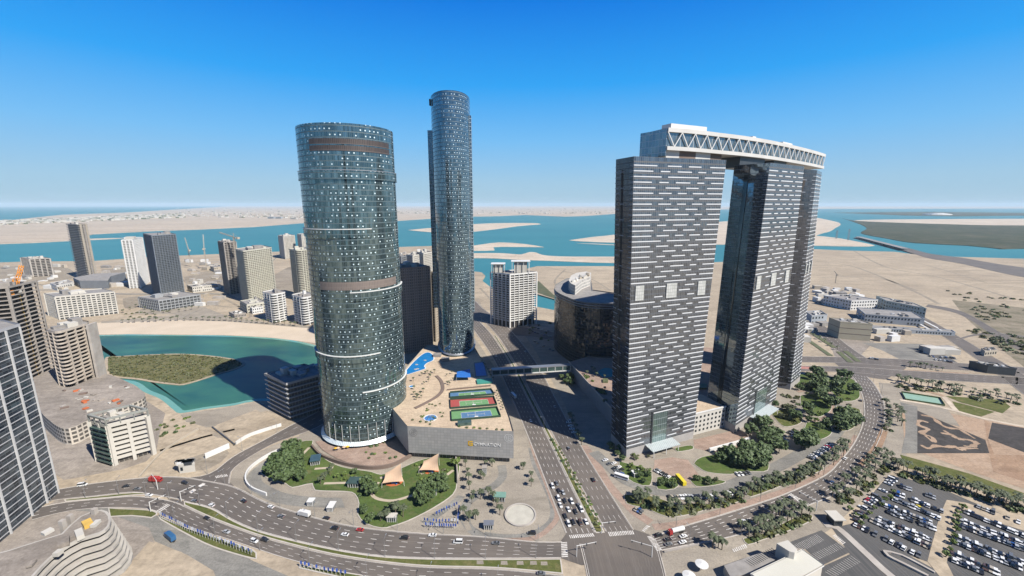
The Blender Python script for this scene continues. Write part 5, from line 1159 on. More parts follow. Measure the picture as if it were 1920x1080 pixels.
for i in range(3):
    rnd = random.Random(90+i); mb = MB(); leaf_clump(mb,(0,0,.5),1.0,46,.42,.7,0,rnd); HEDGEM.append(mb.mesh('shrub', LEAF[(1,0,2)[i]]))
def plant(kind, idx, x, y, z, s, label, group, cat=None):
    if kind == 'tree': ms = TREES[idx]; nm = 'leafy_tree'; pn = ('trunk','crown'); cat = 'tree'
    elif kind == 'palm': ms = PALMS[idx]; nm = 'palm_tree'; pn = ('trunk','fronds'); cat = 'palm tree'
    else:
        o = link('shrub', HEDGEM[idx], None, (x,y,z), random.uniform(0,6)); o.scale = (s,s,s*.8); return tag(o, label, 'shrub', group)
    t = thing(nm, label, cat, (x,y,z), random.uniform(0,6.28), group); t.scale = (s,s,s)
    for a, b in zip(pn, ms): link(a, b, t)
    return t
UNDER = MB()
def prow(px, n, desc, group, kind='palm', jit=1.0, s=1.0, idx=None, rows=1, at=0, gapd=5):
    p = smooth_line([B(u,v,at) for u,v in px], 4); ss = arclen(p); k = 0
    for r_ in range(rows):
        for i in range(n):
            k += 1; q = at_frac(p, ss, ss[-1]*(i+.5)/n); q2 = at_frac(p, ss, ss[-1]*(i+.5)/n+1); d = (q2-q).normalized() if (q2-q).length > .01 else Vector((1,0,0)); nn = Vector((-d.y,d.x,0))
            q = q+nn*(r_*gapd+random.uniform(-jit,jit))+d*random.uniform(-jit,jit)
            lb = '%s%s %s, %s from left' % ('' if rows == 1 else ('front-line ','back-line ')[r_], kind, desc, ordw(i+1))
            plant(kind, random.randrange(len(PALMS) if kind=='palm' else (len(TREES) if kind=='tree' else 3)) if idx is None else idx, q.x, q.y, at, s*random.uniform(.8,1.2), lb, group)
def scatter(px, n, desc, group, kind='tree', s=1.0, idxs=None, at=0, z=None):
    q = [(v.x,v.y) for v in (B(u,v_,at) for u,v_ in px)]; xs = [a for a,b in q]; ys = [b for a,b in q]; k = 0; pts = []; tries = 0
    while k < n and tries < n*60:
        tries += 1; x, y = random.uniform(min(xs),max(xs)), random.uniform(min(ys),max(ys))
        if inpoly(x,y,q): k += 1; pts.append((x,y))
    pts.sort()
    if 'undergrowth' in group:
        for x, y in pts: leaf_clump(UNDER, (x,y,.5), s*random.uniform(.7,1.2), 40, .55*s**.5, .6, random.choice((0,0,1,2)))
        return
    for i, (x,y) in enumerate(pts):
        plant(kind, random.choice(idxs) if idxs else random.randrange(3 if kind=='shrub' else 4), x, y, at if z is None else z, s*random.uniform(.75,1.2), '%s %s, %s from left' % (kind, desc, ordw(i+1)), group)
# lower park
scatter(Z5([(215,430),(400,290),(520,360),(520,500),(400,540),(260,480)]), 20, 'in the dense grove at the west tip of the park', 'park grove', 'tree', .95, [0,1,1,3])
scatter(Z5([(930,590),(1030,470),(1060,600),(1000,640)]), 5, 'by the pale path in the park middle', 'park middle trees', 'tree', .7, [0,1])
scatter(Z5([(1100,650),(1300,640),(1540,480),(1600,560),(1480,660),(1250,720),(1110,720)]), 14, 'on the south slope of the park', 'park slope trees', 'tree', .8, [0,1])
scatter(Z5([(950,700),(1060,680),(1060,830),(960,790)]), 5, 'near the rounded south tip of the park', 'park tip trees', 'tree', .6, [2,0])
scatter(Z5([(700,420),(820,380),(1050,440),(980,520),(760,470)]), 6, 'below the brown forecourt wall', 'forecourt trees', 'tree', .6, [0,4])
prow(Z5([(1070,800),(1180,770),(1290,760)]), 4, 'at the south tip of the park', 'park palms', s=1.1)
prow(Z5([(620,540),(700,470),(740,400)]), 4, 'beside the glass pavilion in the park', 'park palms', s=.9)
plant('tree', 4, *B(*Z5([(1660,375)])[0])[:2], .3, 1.1, 'bright yellow-green tree at the east corner of the park', None)
scatter(Z5([(1360,360),(1440,330),(1640,330),(1630,420),(1560,560),(1330,500)]), 16, 'around the sail canopies', 'park shrubs', 'shrub', 1.3, z=.4)
scatter(Z5([(700,420),(1000,430),(1100,640),(940,620)]), 12, 'on the middle lawn', 'middle lawn shrubs', 'shrub', 1.3, z=.4)
for l, n, ds in ((Z5([(1720,360),(1750,450),(1760,560),(1810,640)]),5,'along the west side of the plaza'),(Z7([(510,250),(580,270)]),2,'beside the plaza hut'),(Z7([(470,360),(520,350)]),2,'in the middle of the upper plaza'),(Z7([(830,440),(880,370),(770,260)]),3,'near the plaza ring road'),(Z7([(390,550),(470,510),(550,490),(600,560),(650,640)]),6,'round the plaza kiosk'),(Z7([(350,620),(400,680),(480,650)]),3,'west of the round basin')):
    prow(l, n, ds, 'plaza palms', jit=.8, s=.85)
scatter(Z5([(900,250),(1150,200),(1260,320),(1150,370),(950,350)]), 10, 'on the forecourt below the oval glass tower', 'forecourt shrubs', 'shrub', 1.1, z=.5)
# mall roof palms
scatter([(772,742),(766,715),(800,700),(818,700),(815,725),(800,745),(775,757)], 18, 'on the sandy west part of the mall roof', 'mall roof palms', 'palm', .5, at=PH)
scatter([(833,700),(850,695),(850,720),(838,730)], 6, 'left of the blue shade canopy', 'mall roof palms by the canopy', 'palm', .42, at=PH)
scatter([(748,768),(800,755),(832,745),(838,790),(800,800),(770,798)], 22, 'near the blue play circle', 'mall roof shrubs', 'shrub', .9, at=PH)
prow([(944,772),(937,750),(930,735)], 7, 'along the east rim of the mall roof', 'mall roof rim palms', 'palm', .3, .4, at=PH)
prow([(855,800),(900,803),(950,806)], 7, 'along the front rim of the mall roof', 'mall roof front shrubs', 'shrub', .8, .9, at=PH)
prow([(925,715),(914,695),(900,672)], 9, 'along the shaded roof rim near the footbridge', 'mall roof shaded palms', 'palm', .5, .4, at=PH)
# gate gardens
scatter(Z4([(1140,30),(1200,-60),(1330,10),(1400,160),(1380,200),(1230,150)]), 14, 'in the dark grove before the middle gate tower', 'gate grove', 'tree', 1.0, [1,3,0])
scatter(Z4([(820,170),(1000,150),(1250,180),(1240,290),(1010,290),(900,230)]), 20, 'in the grove below the white garden wall', 'gate lower grove', 'tree', .9, [1,3,0])
scatter(Z4([(1450,60),(1590,60),(1590,140),(1470,150)]), 5, 'beside the parked cars of the upper lane', 'gate lane trees', 'tree', 1.1, [3,1])
scatter(Z4([(170,230),(300,250),(395,300),(385,400),(270,370)]), 12, 'left of the nearest gate tower drive', 'drive trees', 'tree', .55, [0,4,2])
scatter(Z4([(60,110),(170,120),(180,200),(250,230),(150,230)]), 8, 'at the shaded foot of the nearest gate tower', 'foot trees', 'tree', .6, [0,4])
scatter(Z4([(450,350),(600,370),(590,425),(460,425)]), 8, 'south of the nearest gate tower drive', 'drive south trees', 'tree', .5, [0,4])
scatter(Z4([(700,360),(950,370),(830,410)]), 8, 'in the wedge bed by the lane', 'wedge trees', 'tree', .5, [0,2])
scatter(Z4([(230,170),(420,180),(380,220),(260,230)]), 6, 'under the first entrance canopy', 'canopy trees', 'tree', .5, [4,2])
scatter([(1498,703),(1560,706),(1605,722),(1600,760),(1570,778),(1545,760),(1500,735)], 26, 'in the upper garden by the farthest gate tower', 'upper garden trees', 'tree', 1.0, [0,1,3,5])
scatter([(1500,770),(1540,770),(1560,800),(1540,815),(1500,800),(1440,775),(1450,760)], 16, 'in the middle garden by the curve', 'middle garden trees', 'tree', .9, [0,1,5,4])
scatter([(1570,778),(1615,780),(1605,810),(1575,825)], 9, 'inside the bend of the eastern road', 'bend trees', 'tree', 1.0, [1,3])
scatter(Z4([(210,470),(390,470),(380,560),(240,540)]), 9, 'on the corner bed beside the boulevard', 'corner palms', 'palm', .9)
prow(Z4([(400,570),(560,610),(700,590),(800,570),(900,545),(1050,520),(1130,490),(1200,460),(1330,400),(1480,380),(1610,345),(1660,310),(1740,255),(1820,190),(1880,110)]), 28, 'along the garden side of the eastern road', 'eastern road palms', jit=1.2, s=.95, rows=2, gapd=3)
prow(Z4([(860,870),(960,880)]), 3, 'on the corner plaza', 'corner plaza palms', s=1.1)
prow(Z4([(1095,790),(1250,780),(1400,700),(1500,640),(1600,640)]), 12, 'on the south side of the eastern road', 'south side palms', s=1.0, rows=2, gapd=5)
prow(Z9([(490,520),(570,540),(640,440),(720,380),(800,310),(890,240),(960,190)]), 13, 'between the curve and the big car park', 'car park edge palms', jit=1.6, s=1.0, rows=2, gapd=6)
prow(Z9([(960,300),(1080,300),(1200,370),(1400,440),(1600,500),(1760,560),(1900,580),(2000,610)]), 18, 'on the north edge of the big car park', 'car park north palms', jit=1.5, s=1.0, rows=2, gapd=6)
prow(Z6([(890,620),(900,700),(910,780),(880,850)]), 8, 'beside the bend, west of the paved square', 'bend palms', jit=1.2, s=.9)
prow(Z6([(960,660),(985,720),(985,800)]), 7, 'on the paved square by the bend', 'square palms', jit=1.5, s=1.0)
prow(Z6([(960,480),(1130,500),(1300,540),(1500,560),(1700,590),(1920,640)]), 15, 'south of the east-west road', 'east-west road palms', jit=3, s=1.0, rows=2, gapd=9)
prow(Z6([(1030,350),(1150,360),(1300,380)]), 9, 'north of the east-west road', 'north verge palms', jit=2, s=.9)
prow([(222,606),(260,605),(300,603),(372,601),(420,602),(480,606),(560,612)], 30, 'along the lagoon beach', 'beach palms', jit=1.2, s=.95)
prow([(230,590),(260,575),(275,585),(300,595)], 8, 'before the low white block', 'white block palms', jit=5, s=.9)
prow([(300,587),(340,585),(378,576)], 6, 'in front of the grey podium block', 'podium palms', jit=2, s=.8)
prow([(1500,612),(1540,640),(1580,660)], 8, 'on the verge beside the northern access road', 'access road palms', jit=2, s=.9)
scatter(Z6([(1460,60),(1900,120),(2000,330),(1750,220)]), 60, 'on the scrub land at the right edge', 'scrub land undergrowth', 'shrub', 3.2)
scatter(Z6([(1490,-120),(1800,-60),(1880,-20),(1600,10)]), 30, 'on the upper scrub land at the right edge', 'upper scrub undergrowth', 'shrub', 3.5)
scatter([(290,800),(335,780),(375,785),(360,805),(300,835)], 14, 'by the lagoon corner garden', 'corner garden shrubs', 'shrub', 1.6)
prow(Z9([(580,590),(650,600),(690,700),(850,540),(960,450)]), 10, 'at the west rim of the big car park', 'rim trees', 'tree', 1.2, .5, idx=4)
prow(Z9([(1450,560),(1430,620),(1400,700),(1390,760),(1370,850),(1340,970)]), 9, 'on the sandy strip between the car parks', 'strip trees', 'tree', .8, .55, idx=4)
prow([(1121,990),(1096,940),(1078,905),(1050,855),(1033,822)], 14, 'in the boulevard median', 'median shrubs', 'shrub', .8, 1.3)
prow([(1128,990),(1080,895),(1040,830)], 22, 'in the boulevard median hedge', 'median hedge shrubs', 'shrub', 1.2, 1.0)
scatter([(985,605),(1035,603),(1040,640),(1010,640),(990,625)], 12, 'round the forecourt of the curved block', 'curved block shrubs', 'shrub', 1.8)
prow([(1093,838),(1080,812),(1068,780)], 7, 'on the shaded verge beside the grey podium', 'podium verge palms', s=.9)
scatter([(1050,700),(1070,708),(1075,725),(1060,728),(1045,712)], 6, 'below the footbridge', 'footbridge trees', 'tree', .8, [0,1])
scatter([(1078,690),(1100,700),(1140,745),(1135,755),(1090,712)], 14, 'on the planted terrace of the grey podium', 'podium terrace shrubs', 'shrub', 1.8, at=14)
scatter([(1085,688),(1115,692),(1140,715),(1145,740),(1115,725)], 8, 'round the podium pool', 'podium terrace palms', 'palm', .6, at=14)
scatter(Z4([(220,510),(400,520),(560,560),(700,555),(700,610),(520,630),(380,590)]), 26, 'under the roadside palms, west part', 'roadside undergrowth west', 'shrub', 2.2)
scatter(Z4([(700,555),(1050,490),(1090,520),(900,570),(700,615)]), 24, 'under the roadside palms, middle part', 'roadside undergrowth middle', 'shrub', 2.2)
scatter(Z4([(1120,440),(1330,370),(1620,250),(1700,290),(1500,370),(1150,490)]), 30, 'under the roadside palms, east part', 'roadside undergrowth east', 'shrub', 2.4)
scatter(Z4([(1130,440),(1330,370),(1640,240),(1720,250),(1500,365),(1160,480)]), 14, 'among the roadside palms, east part', 'roadside trees east', 'tree', .6, [2,4,0])
scatter(Z4([(1100,800),(1250,770),(1480,650),(1600,630),(1600,655),(1500,710),(1250,805),(1130,845)]), 26, 'under the palms south of the eastern road', 'south side undergrowth', 'shrub', 2.0)
scatter(Z9([(490,510),(640,430),(800,300),(960,180),(1000,230),(850,350),(680,480),(560,560)]), 30, 'under the palms beside the big car park', 'car park undergrowth', 'shrub', 2.2)
scatter(Z9([(960,290),(1200,360),(1500,470),(1900,560),(1980,640),(1600,530),(1200,400),(980,330)]), 36, 'along the north edge of the big car park', 'car park north undergrowth', 'shrub', 2.4)
scatter(Z6([(960,470),(1400,520),(1920,620),(1920,670),(1400,570),(970,520)]), 34, 'south of the east-west road', 'east-west undergrowth', 'shrub', 2.6)
scatter(Z6([(860,600),(900,600),(930,850),(860,870)]), 10, 'beside the bend, by the paved square', 'bend undergrowth', 'shrub', 1.8)
scatter([(1492,703),(1600,712),(1612,760),(1595,795),(1540,830),(1470,800),(1440,770)], 40, 'between the trees of the upper garden', 'upper garden undergrowth', 'shrub', 2.0)
scatter(Z6([(1300,-230),(1900,-150),(1980,-60),(1500,-130)]), 22, 'dotting the sand plain at the right edge', 'sand plain undergrowth', 'shrub', 3.5)
scatter([(230,590),(300,560),(330,600),(300,602),(235,603)], 16, 'on the plot before the low white block', 'white block undergrowth', 'shrub', 2.2)
o = part('undergrowth', UNDER, [LEAF[1], LEAF[0], GRASSY], None); tag(o, 'low scrub and ground cover under the palms, in the gardens and on the plots', 'undergrowth', kind='stuff')
# ------------------------------------------------------------------ sail canopies, pavilions, flags, lamps
def sail(cu, cv, label, rz):
    c = B(cu,cv); t = thing('sail_canopy', label, 'sail canopy', (c.x,c.y,.4), rz, 'sail canopies in the park'); P = [Vector(v) for v in ((-7,-5,3.4),(7,-5,3.4),(4.5,6,9.5),(-6.5,5.5,3.6))]
    mb = MB(); n = 8
    def e(u, v): 
        q = P[0].lerp(P[1],u).lerp(P[3].lerp(P[2],u),v); q.z -= 2.2*math.sin(math.pi*u)*math.sin(math.pi*v)*.6; s = .12*math.sin(math.pi*u); s2 = .12*math.sin(math.pi*v)
        cx = (P[0]+P[1]+P[2]+P[3])/4; k = 1-(s*(abs(v-.5)*2)**2+s2*(abs(u-.5)*2)**2); q.x = cx.x+(q.x-cx.x)*k; q.y = cx.y+(q.y-cx.y)*k; return q
    for i in range(n):
        for j in range(n): mb.face([e(i/n,j/n),e((i+1)/n,j/n),e((i+1)/n,(j+1)/n),e(i/n,(j+1)/n)])
    part('canvas', mb, CANV, t)
    for v in P: mb = MB(); mb.bar((v.x*1.03,v.y*1.03,0),(v.x,v.y,v.z+.2),.16); part('post', mb, WHITE, t)
    mb = MB(); mb.prism([(6*math.cos(k*.63),4.4*math.sin(k*.63)) for k in range(10)], 0, .15); part('play_surface', mb, ORANGE, t)
    mb = MB(); mb.box((0,-1,1.2),(3,2,2)); mb.box((1.5,-2,.9),(1,3,.4),.4); part('play_frame', mb, PLAYB, t)
sail(739,905,'tan sail canopy over the playground, left of the pair', .15); sail(808,883,'tan sail canopy over the playground, right of the pair', -.05)
def pavilion(u, v, w_, d_, h, label, rz=0, m=GLASSG):
    c = B(u,v); t = thing('pavilion', label, 'pavilion', (c.x,c.y,.3), rz); mb = MB(); mb.box((0,0,h),(w_,d_,.35)); part('roof', mb, m, t)
    mb = MB(); mb.box((0,0,h/2),(w_*.86,d_*.8,h-.2)); part('walls', mb, STEEL, t)
    mb = MB()
    for k in range(5): mb.box((-w_*.4+w_*.2*k,-d_*.42,h/2),(.25,.25,h-.1))
    part('columns', mb, WHITE, t)
    mb = MB(); mb.box((0,-d_*.405,h*.5),(w_*.7,.12,h*.5)); part('window', mb, GLASS, t)
pavilion(*Z5([(900,520)])[0], 8, 7, 3.6, 'glass-roofed pavilion at the end of the pale path in the park')
pavilion(*Z5([(610,350)])[0], 7, 9, 3.6, 'glass-roofed pavilion in the upper west lawn', .3)
pavilion(*Z5([(1480,580)])[0], 8, 6, 3.8, 'glass-roofed pavilion on the east lawn')
pavilion(*Z5([(1182,785)])[0], 6, 4, 3.4, 'small pale pavilion at the south tip of the park', 0, OFFW)
pavilion(*Z7([(628,510)])[0], 8, 5, 3.6, 'green-roofed kiosk in the middle of the plaza', -.05, mat('kiosk_green', (.20,.36,.29), .5))
pavilion(*Z7([(545,720)])[0], 6, 4, 3.2, 'pale grey hut at the south edge of the plaza', 0, STEEL)
pavilion(*Z7([(515,310)])[0], 3.5, 4, 5, 'narrow tall kiosk in the upper plaza', 0, CONC)
pavilion(*Z5([(728,700)])[0], 4, 6, 3, 'small white hut between the ramp and the main road', 0, WHITE)
pavilion(*Z5([(575,665)])[0], 4, 4, 3, 'little white hut below the white curved ramp', 0, WHITE)
pavilion(*Z4([(290,330)])[0], 6, 4, 3.2, 'white cabin beside the lane left of the gate towers', .3, WHITE)
FLAGB = mat('flag_blue', (.03,.09,.40), .7); FLAGW = mat('flag_white', (.55,.58,.66), .7)
pm = MB(); pm.bar((0,0,0),(0,0,4.2),.07); pm = pm.mesh('pole', WHITE)
fm = []
for m in (FLAGB, FLAGW):
    mb = MB(); mb.box((.5,0,3.1),(.95,.06,2.0)); fm.append(mb.mesh('banner', m))
def flags(px, n, desc, group, mix=.75, s=1.0):
    p = smooth_line([B(u,v) for u,v in px], 3); ss = arclen(p)
    for i in range(n):
        q = at_frac(p, ss, ss[-1]*(i+.5)/n); t = thing('banner_pole', 'banner pole %s, %s from the left' % (desc, ordw(i+1)), 'banner pole', (q.x,q.y,.1), random.uniform(-.5,.5), group); t.scale = (s,s,s)
        link('pole', pm, t); link('banner', fm[0 if random.random() < mix else 1], t)
flags([(299,970),(330,985),(355,998),(400,1015),(440,1030),(474,1043)], 36, 'in the grass strip beside the lower road', 'banner poles beside the lower road', .45)
flags([(560,1064),(600,1074),(650,1083)], 12, 'in the strip at the bottom edge', 'banner poles at the bottom edge')
flags(Z5([(1420,840),(1500,845),(1580,850),(1660,850)]), 14, 'in the front row of the small plaza', 'plaza banners, front row', .8, .9)
flags(Z5([(1500,760),(1580,720),(1670,680)]), 9, 'in the slanting row of the small plaza', 'plaza banners, slanting row', .8, .9)
flags(Z5([(1680,700),(1670,780),(1668,840)]), 8, 'in the east row of the small plaza', 'plaza banners, east row', .8, .9)
flags(Z5([(1410,800),(1500,815),(1660,810)]), 11, 'in the second row of the small plaza', 'plaza banners, second row', .8, .9)
lm = MB(); lm.bar((0,0,0),(0,0,11),.14,0,5,.09); lm = lm.mesh('post', STEEL)
la = MB(); la.bar((0,0,10.9),(2.4,0,11.4),.07); la = la.mesh('arm', STEEL); lh = MB(); lh.box((2.9,0,11.4),(1.1,.4,.18)); lh = lh.mesh('lamp_head', STEEL)
def lamps(fn, T, f, n, desc, group, flip=False):
    for i in range(n):
        q = fn(T*(i+.5)/n, f); q2 = fn(T*(i+.5)/n+1, f); an = math.atan2((q2-q).y,(q2-q).x)+(math.pi/2 if not flip else -math.pi/2)
        t = thing('street_lamp', 'grey street lamp %s, %s along it' % (desc, ordw(i+1)), 'street lamp', (q.x,q.y,.1), an, group); link('post', lm, t); link('arm', la, t); link('lamp_head', lh, t)
lamps(lerpU, TU, 1.03, 9, 'in the median of the curving road', 'street lamps of the curving road')
lamps(lerpU, TU, -.03, 9, 'on the park side of the curving road', 'street lamps on the park side', True)
lamps(lerpD, TD, 1.04, 7, 'south of the lower curving road', 'street lamps south of the lower road')
lamps(lerpE, TE, -.03, 12, 'on the garden side of the eastern road', 'street lamps on the garden side', True)
lamps(lerpE, TE, 1.03, 12, 'on the outer side of the eastern road', 'street lamps on the outer side')
lamps(lerpN, TN, 1.05, 14, 'in the boulevard median', 'street lamps in the boulevard median')
lamps(lerpC, TC, -.05, 6, 'along the lagoon road', 'street lamps along the lagoon road')
lamps(lerpW, TW, 1.1, 5, 'along the western road median', 'street lamps along the western road')
def signal(u, v, ang, desc, L=9):
    c = B(u,v); t = thing('traffic_signal', 'white traffic signal gantry '+desc, 'traffic light', c, ang); mb = MB(); mb.bar((0,0,0),(0,0,7),.22,0,6); part('post', mb, WHITE, t); mb = MB(); mb.bar((0,0,6.8),(L,0,7.2),.16); part('arm', mb, WHITE, t)
    for k in (.5,.95): mb = MB(); mb.box((L*k,0,6.6),(.5,.4,1.3)); part('signal_head', mb, DSTEEL, t)
signal(1081,1044,.2,'south-west of the main junction',11); signal(1222,1045,2.8,'south-east of the main junction',11); signal(1128,1000,0.1,'in the boulevard median nose',8); signal(1530,958,2.2,'at the eastern crossing',10); signal(296,918,2.5,'at the west junction, north side',10); signal(340,940,.8,'at the west junction, centre',8); signal(283,960,.9,'at the west junction, south side',8)
# ------------------------------------------------------------------ vehicles
PAINT = {'white':(.80,.80,.79),'silver':(.42,.43,.44),'black':(.022,.022,.025),'grey':(.15,.155,.16),'red':(.45,.03,.03),'blue':(.03,.09,.28),'beige':(.45,.40,.32),'yellow':(.75,.60,.03),'brown':(.10,.06,.045)}
def paintm(k):
    n = N('car_paint_'+k); n.b.inputs['Base Color'].default_value = (*sc3(PAINT[k]),1); n.b.inputs['Roughness'].default_value = .3; n.b.inputs['Coat Weight'].default_value = .4; return n.mat
PM = {k: paintm(k) for k in PAINT}
CG = mat('car_glass', (.03,.035,.04), .08); TY = mat('tyre', (.02,.02,.02), .9); LT = mat('headlight', (.7,.7,.68), .2); TL = mat('tail_light', (.35,.02,.02), .3)
def loft(mb, secs, m=0):
    for a, b in zip(secs, secs[1:]):
        for i in range(len(a)):
            j = (i+1)%len(a); mb.face([a[i],a[j],b[j],b[i]], m)
    mb.face(secs[0][::-1], m); mb.face(secs[-1], m)
def car_parts(kind):
    L, W, Hh = {'saloon':(4.6,1.85,1.45),'suv':(4.9,2.0,1.85),'van':(5.3,2.0,2.3)}[kind]; h = L/2
    bz = .95 if kind != 'van' else 1.15; body = MB(); prof = [(-h,.55,bz*.86,.86),(-h+.25,.32,bz*.97,.97),(-h*.55,.3,bz,1),(h*.45,.3,bz,1),(h-.35,.32,bz*.84,.97),(h,.5,bz*.7,.84)]
    loft(body, [[(x,-W/2*k,z0),(x,W/2*k,z0),(x,W/2*k,z1*.8),(x,W/2*k*.92,z1),(x,-W/2*k*.92,z1),(x,-W/2*k,z1*.8)] for x,z0,z1,k in prof])
    a0, a1, b0, b1 = {'saloon':(-h*.72,h*.42,-h*.42,h*.08),'suv':(-h*.92,h*.48,-h*.78,h*.2),'van':(-h*.97,h*.72,-h*.9,h*.4)}[kind]
    cab = MB(); w0, w1 = W*.45, W*.37
    bot = [(a0,-w0,bz-.02),(a1,-w0,bz-.02),(a1,w0,bz-.02),(a0,w0,bz-.02)]; topp = [(b0,-w1,Hh-.1),(b1,-w1,Hh-.1),(b1,w1,Hh-.1),(b0,w1,Hh-.1)]
    cab.hexa([Vector(v) for v in bot+topp]); roof = MB(); roof.hexa([Vector((x,y,Hh-.1)) for x,y,z in topp]+[Vector((x*.97,y*.93,Hh)) for x,y,z in topp])
    wh = MB(); wh.bar((0,-.11,0),(0,.11,0),.34,0,10)
    return body, cab, roof, wh, (L, W)
CARS = {}
for kind in ('saloon','suv','van'):
    body, cab, roof, wh, (L,W) = car_parts(kind); whm = wh.mesh('wheel', TY); cm = cab.mesh('windows', CG)
    lg = MB(); lg.box((L/2-.12,0,.66),(.16,W*.7,.16)); lgm = lg.mesh('headlight', LT); tg = MB(); tg.box((-L/2+.06,0,.75),(.14,W*.74,.16)); tgm = tg.mesh('tail_light', TL)
    for c in PAINT:
        big = [('body', body.mesh('body', PM[c]), (0,0,0)), ('windows', cm, (0,0,0)), ('roof', roof.mesh('roof', PM[c]), (0,0,0)), ('headlight', lgm, (0,0,0)), ('tail_light', tgm, (0,0,0))]
        for sx in (-.31,.31):
            for sy in (-.5,.5): big.append(('wheel', whm, (L*sx, W*sy*.92, .34)))
        al = MB(); off_ = 0
        for src, mi in ((body,0),(cab,1),(roof,0)):
            for f, uvv in zip(src.f, src.uv): al.face([src.v[i] for i in f], mi, uvv)
        for sx in (-.31,.31):
            for sy in (-.46,.46): al.bar((L*sx,W*sy-.11,.34),(L*sx,W*sy+.11,.34),.34,2,6)
        CARS[kind,c] = (big, al.mesh('parked_car', [PM[c], CG, TY]))
CNAME = {'saloon':'saloon','suv':'suv','van':'van'}
def car(x, y, rz, kind, col, label, group=None, big=False, z=.15):
    big_, small = CARS[kind,col]
    nm = {'saloon':'car','suv':'car','van':'van'}[kind]
    if big:
        t = thing(nm, label, nm, (x,y,z), rz, group)
        for a, m, l in big_: link(a, m, t, l)
    else: t = link('parked_'+nm, small, None, (x,y,z), rz); tag(t, label, nm, group)
    return t
def rcol(): return random.choices(['white','silver','black','grey','red','blue','beige','brown'],[36,13,22,20,.7,2,4,3])[0]
def rkind(): return random.choices(['saloon','suv','van'],[55,38,7])[0]
def heading(fn, T, c):
    best = min((( (fn(T*i/200,.5)-c).length, i) for i in range(201)))[1]; a, b = fn(T*max(0,best-1)/200,.5), fn(T*min(200,best+1)/200,.5); return math.atan2((b-a).y,(b-a).x)
RC = [
 (lerpW,TW,[(155,911,'van','white','white van on the western road nearest the left glass tower'),(237,913,'saloon','black','black car on the western road behind the white van'),(257,918,'saloon','grey','dark grey car on the western road beside the grass median'),(347,907,'suv','black','black car entering the west junction'),(280,930,'saloon','white','white car waiting left of the west junction')]),
 (lerpU,TU,[(365,941,'saloon','grey','dark car leaving the west junction beside the median'),(397,949,'saloon','white','white car just past the west junction'),(457,941,'saloon','black','black car below the white curved ramp wall'),(508,952,'saloon','white','small white car below the ramp road'),(527,970,'saloon','grey','dark car in the middle lanes behind the white truck'),(612,973,'saloon','black','black car at the kerb right of the white truck'),(627,992,'suv','black','black car left of the red one on the curving road'),(675,995,'saloon','red','dark red car below the park tip'),(647,1004,'saloon','white','white car between the black and red ones'),(758,1010,'suv','black','black car below the blue banners'),(811,1005,'saloon','white','white car near the plaza kerb'),(859,1018,'van','white','white van right of the white car near the plaza kerb'),(930,1020,'saloon','grey','grey car in the curving road left of the junction'),(997,1001,'suv','black','black car turning on the plaza slip road')]),
 (lerpD,TD,[(388,973,'saloon','black','black car on the lower road beside the banner strip'),(425,999,'saloon','silver','silver car on the lower road'),(477,1016,'suv','white','white car on the lower road behind a black pickup'),(497,1014,'suv','black','black car on the lower road right of the white one'),(1015,1077,'saloon','grey','grey car at the bottom edge on the lower road')]),
 (lerpE,TE,[(1235,1005,'suv','black','black car in the first row waiting at the east arm'),(1252,1013,'saloon','black','black car waiting in the middle lane of the east arm'),(1253,1022,'saloon','grey','grey car waiting in the outer lane of the east arm'),(1281,1007,'saloon','white','white car waiting behind the black one on the east arm'),(1280,1018,'saloon','white','white car waiting in the outer lane of the east arm'),(1393,980,'suv','white','white car alone midway along the eastern road'),(1481,936,'suv','black','black car stopped at the yellow crossing'),(1559,906,'saloon','white','white car past the yellow crossing on the eastern road'),(1584,861,'saloon','white','white car at the inner kerb before the bend'),(1614,752,'saloon','grey','grey car in the bend beside the gardens')]),
 (lerpN,TN,[(1036,913,'suv','white','white car at the tail of the queue, outer lane'),(1044,908,'saloon','grey','grey car at the tail of the queue, second lane'),(1048,922,'saloon','black','black car behind the tail of the queue'),(1047,936,'suv','white','white car in the outer lane of the queue, third from its tail'),(1051,949,'saloon','white','white car in the outer lane of the queue, fourth from its tail'),(1059,941,'saloon','black','black car in the second lane of the queue'),(1072,942,'suv','white','white car in the third lane of the queue, last in it'),(1066,957,'saloon','white','white car in the second lane of the queue'),(1079,961,'saloon','black','dark car in the third lane of the queue'),(1090,957,'suv','white','white car in the fourth lane of the queue'),(1085,950,'saloon','grey','grey car in the fourth lane of the queue'),(1060,970,'saloon','black','black car in the outer lane near the stop line'),(1066,984,'suv','white','white car first at the stop line, outer lane'),(1075,981,'saloon','black','black car at the stop line, second lane'),(1088,982,'suv','brown','brown car at the stop line, third lane'),(1099,980,'saloon','white','white car at the stop line, inner lane'),(1056,925,'saloon','silver','silver car alone in the third lane of the queue'),(995,790,'saloon','white','white car at the shadow edge on the southbound boulevard'),(960,720,'saloon','silver','silver car in the shadow near the mall'),(930,668,'saloon','white','white car beyond the footbridge')]),
 (lerpM,TM,[(1112,901,'saloon','black','black car alone on the northbound boulevard'),(1066,842,'saloon','grey','grey car entering the shadow northbound'),(1068,790,'suv','white','white car in the shadow northbound'),(1040,764,'saloon','silver','silver car in the shadow below the grey podium'),(985,660,'saloon','white','white car beyond the footbridge northbound'),(1000,690,'saloon','white','white car just under the footbridge')])]
for fn, T, lst in RC:
    for u, v, k, c, lb in lst:
        p = B(u,v); car(p.x, p.y, heading(fn,T,p)+(math.pi if fn in (lerpN,lerpU) else 0), k, c, lb, None, True, .15)
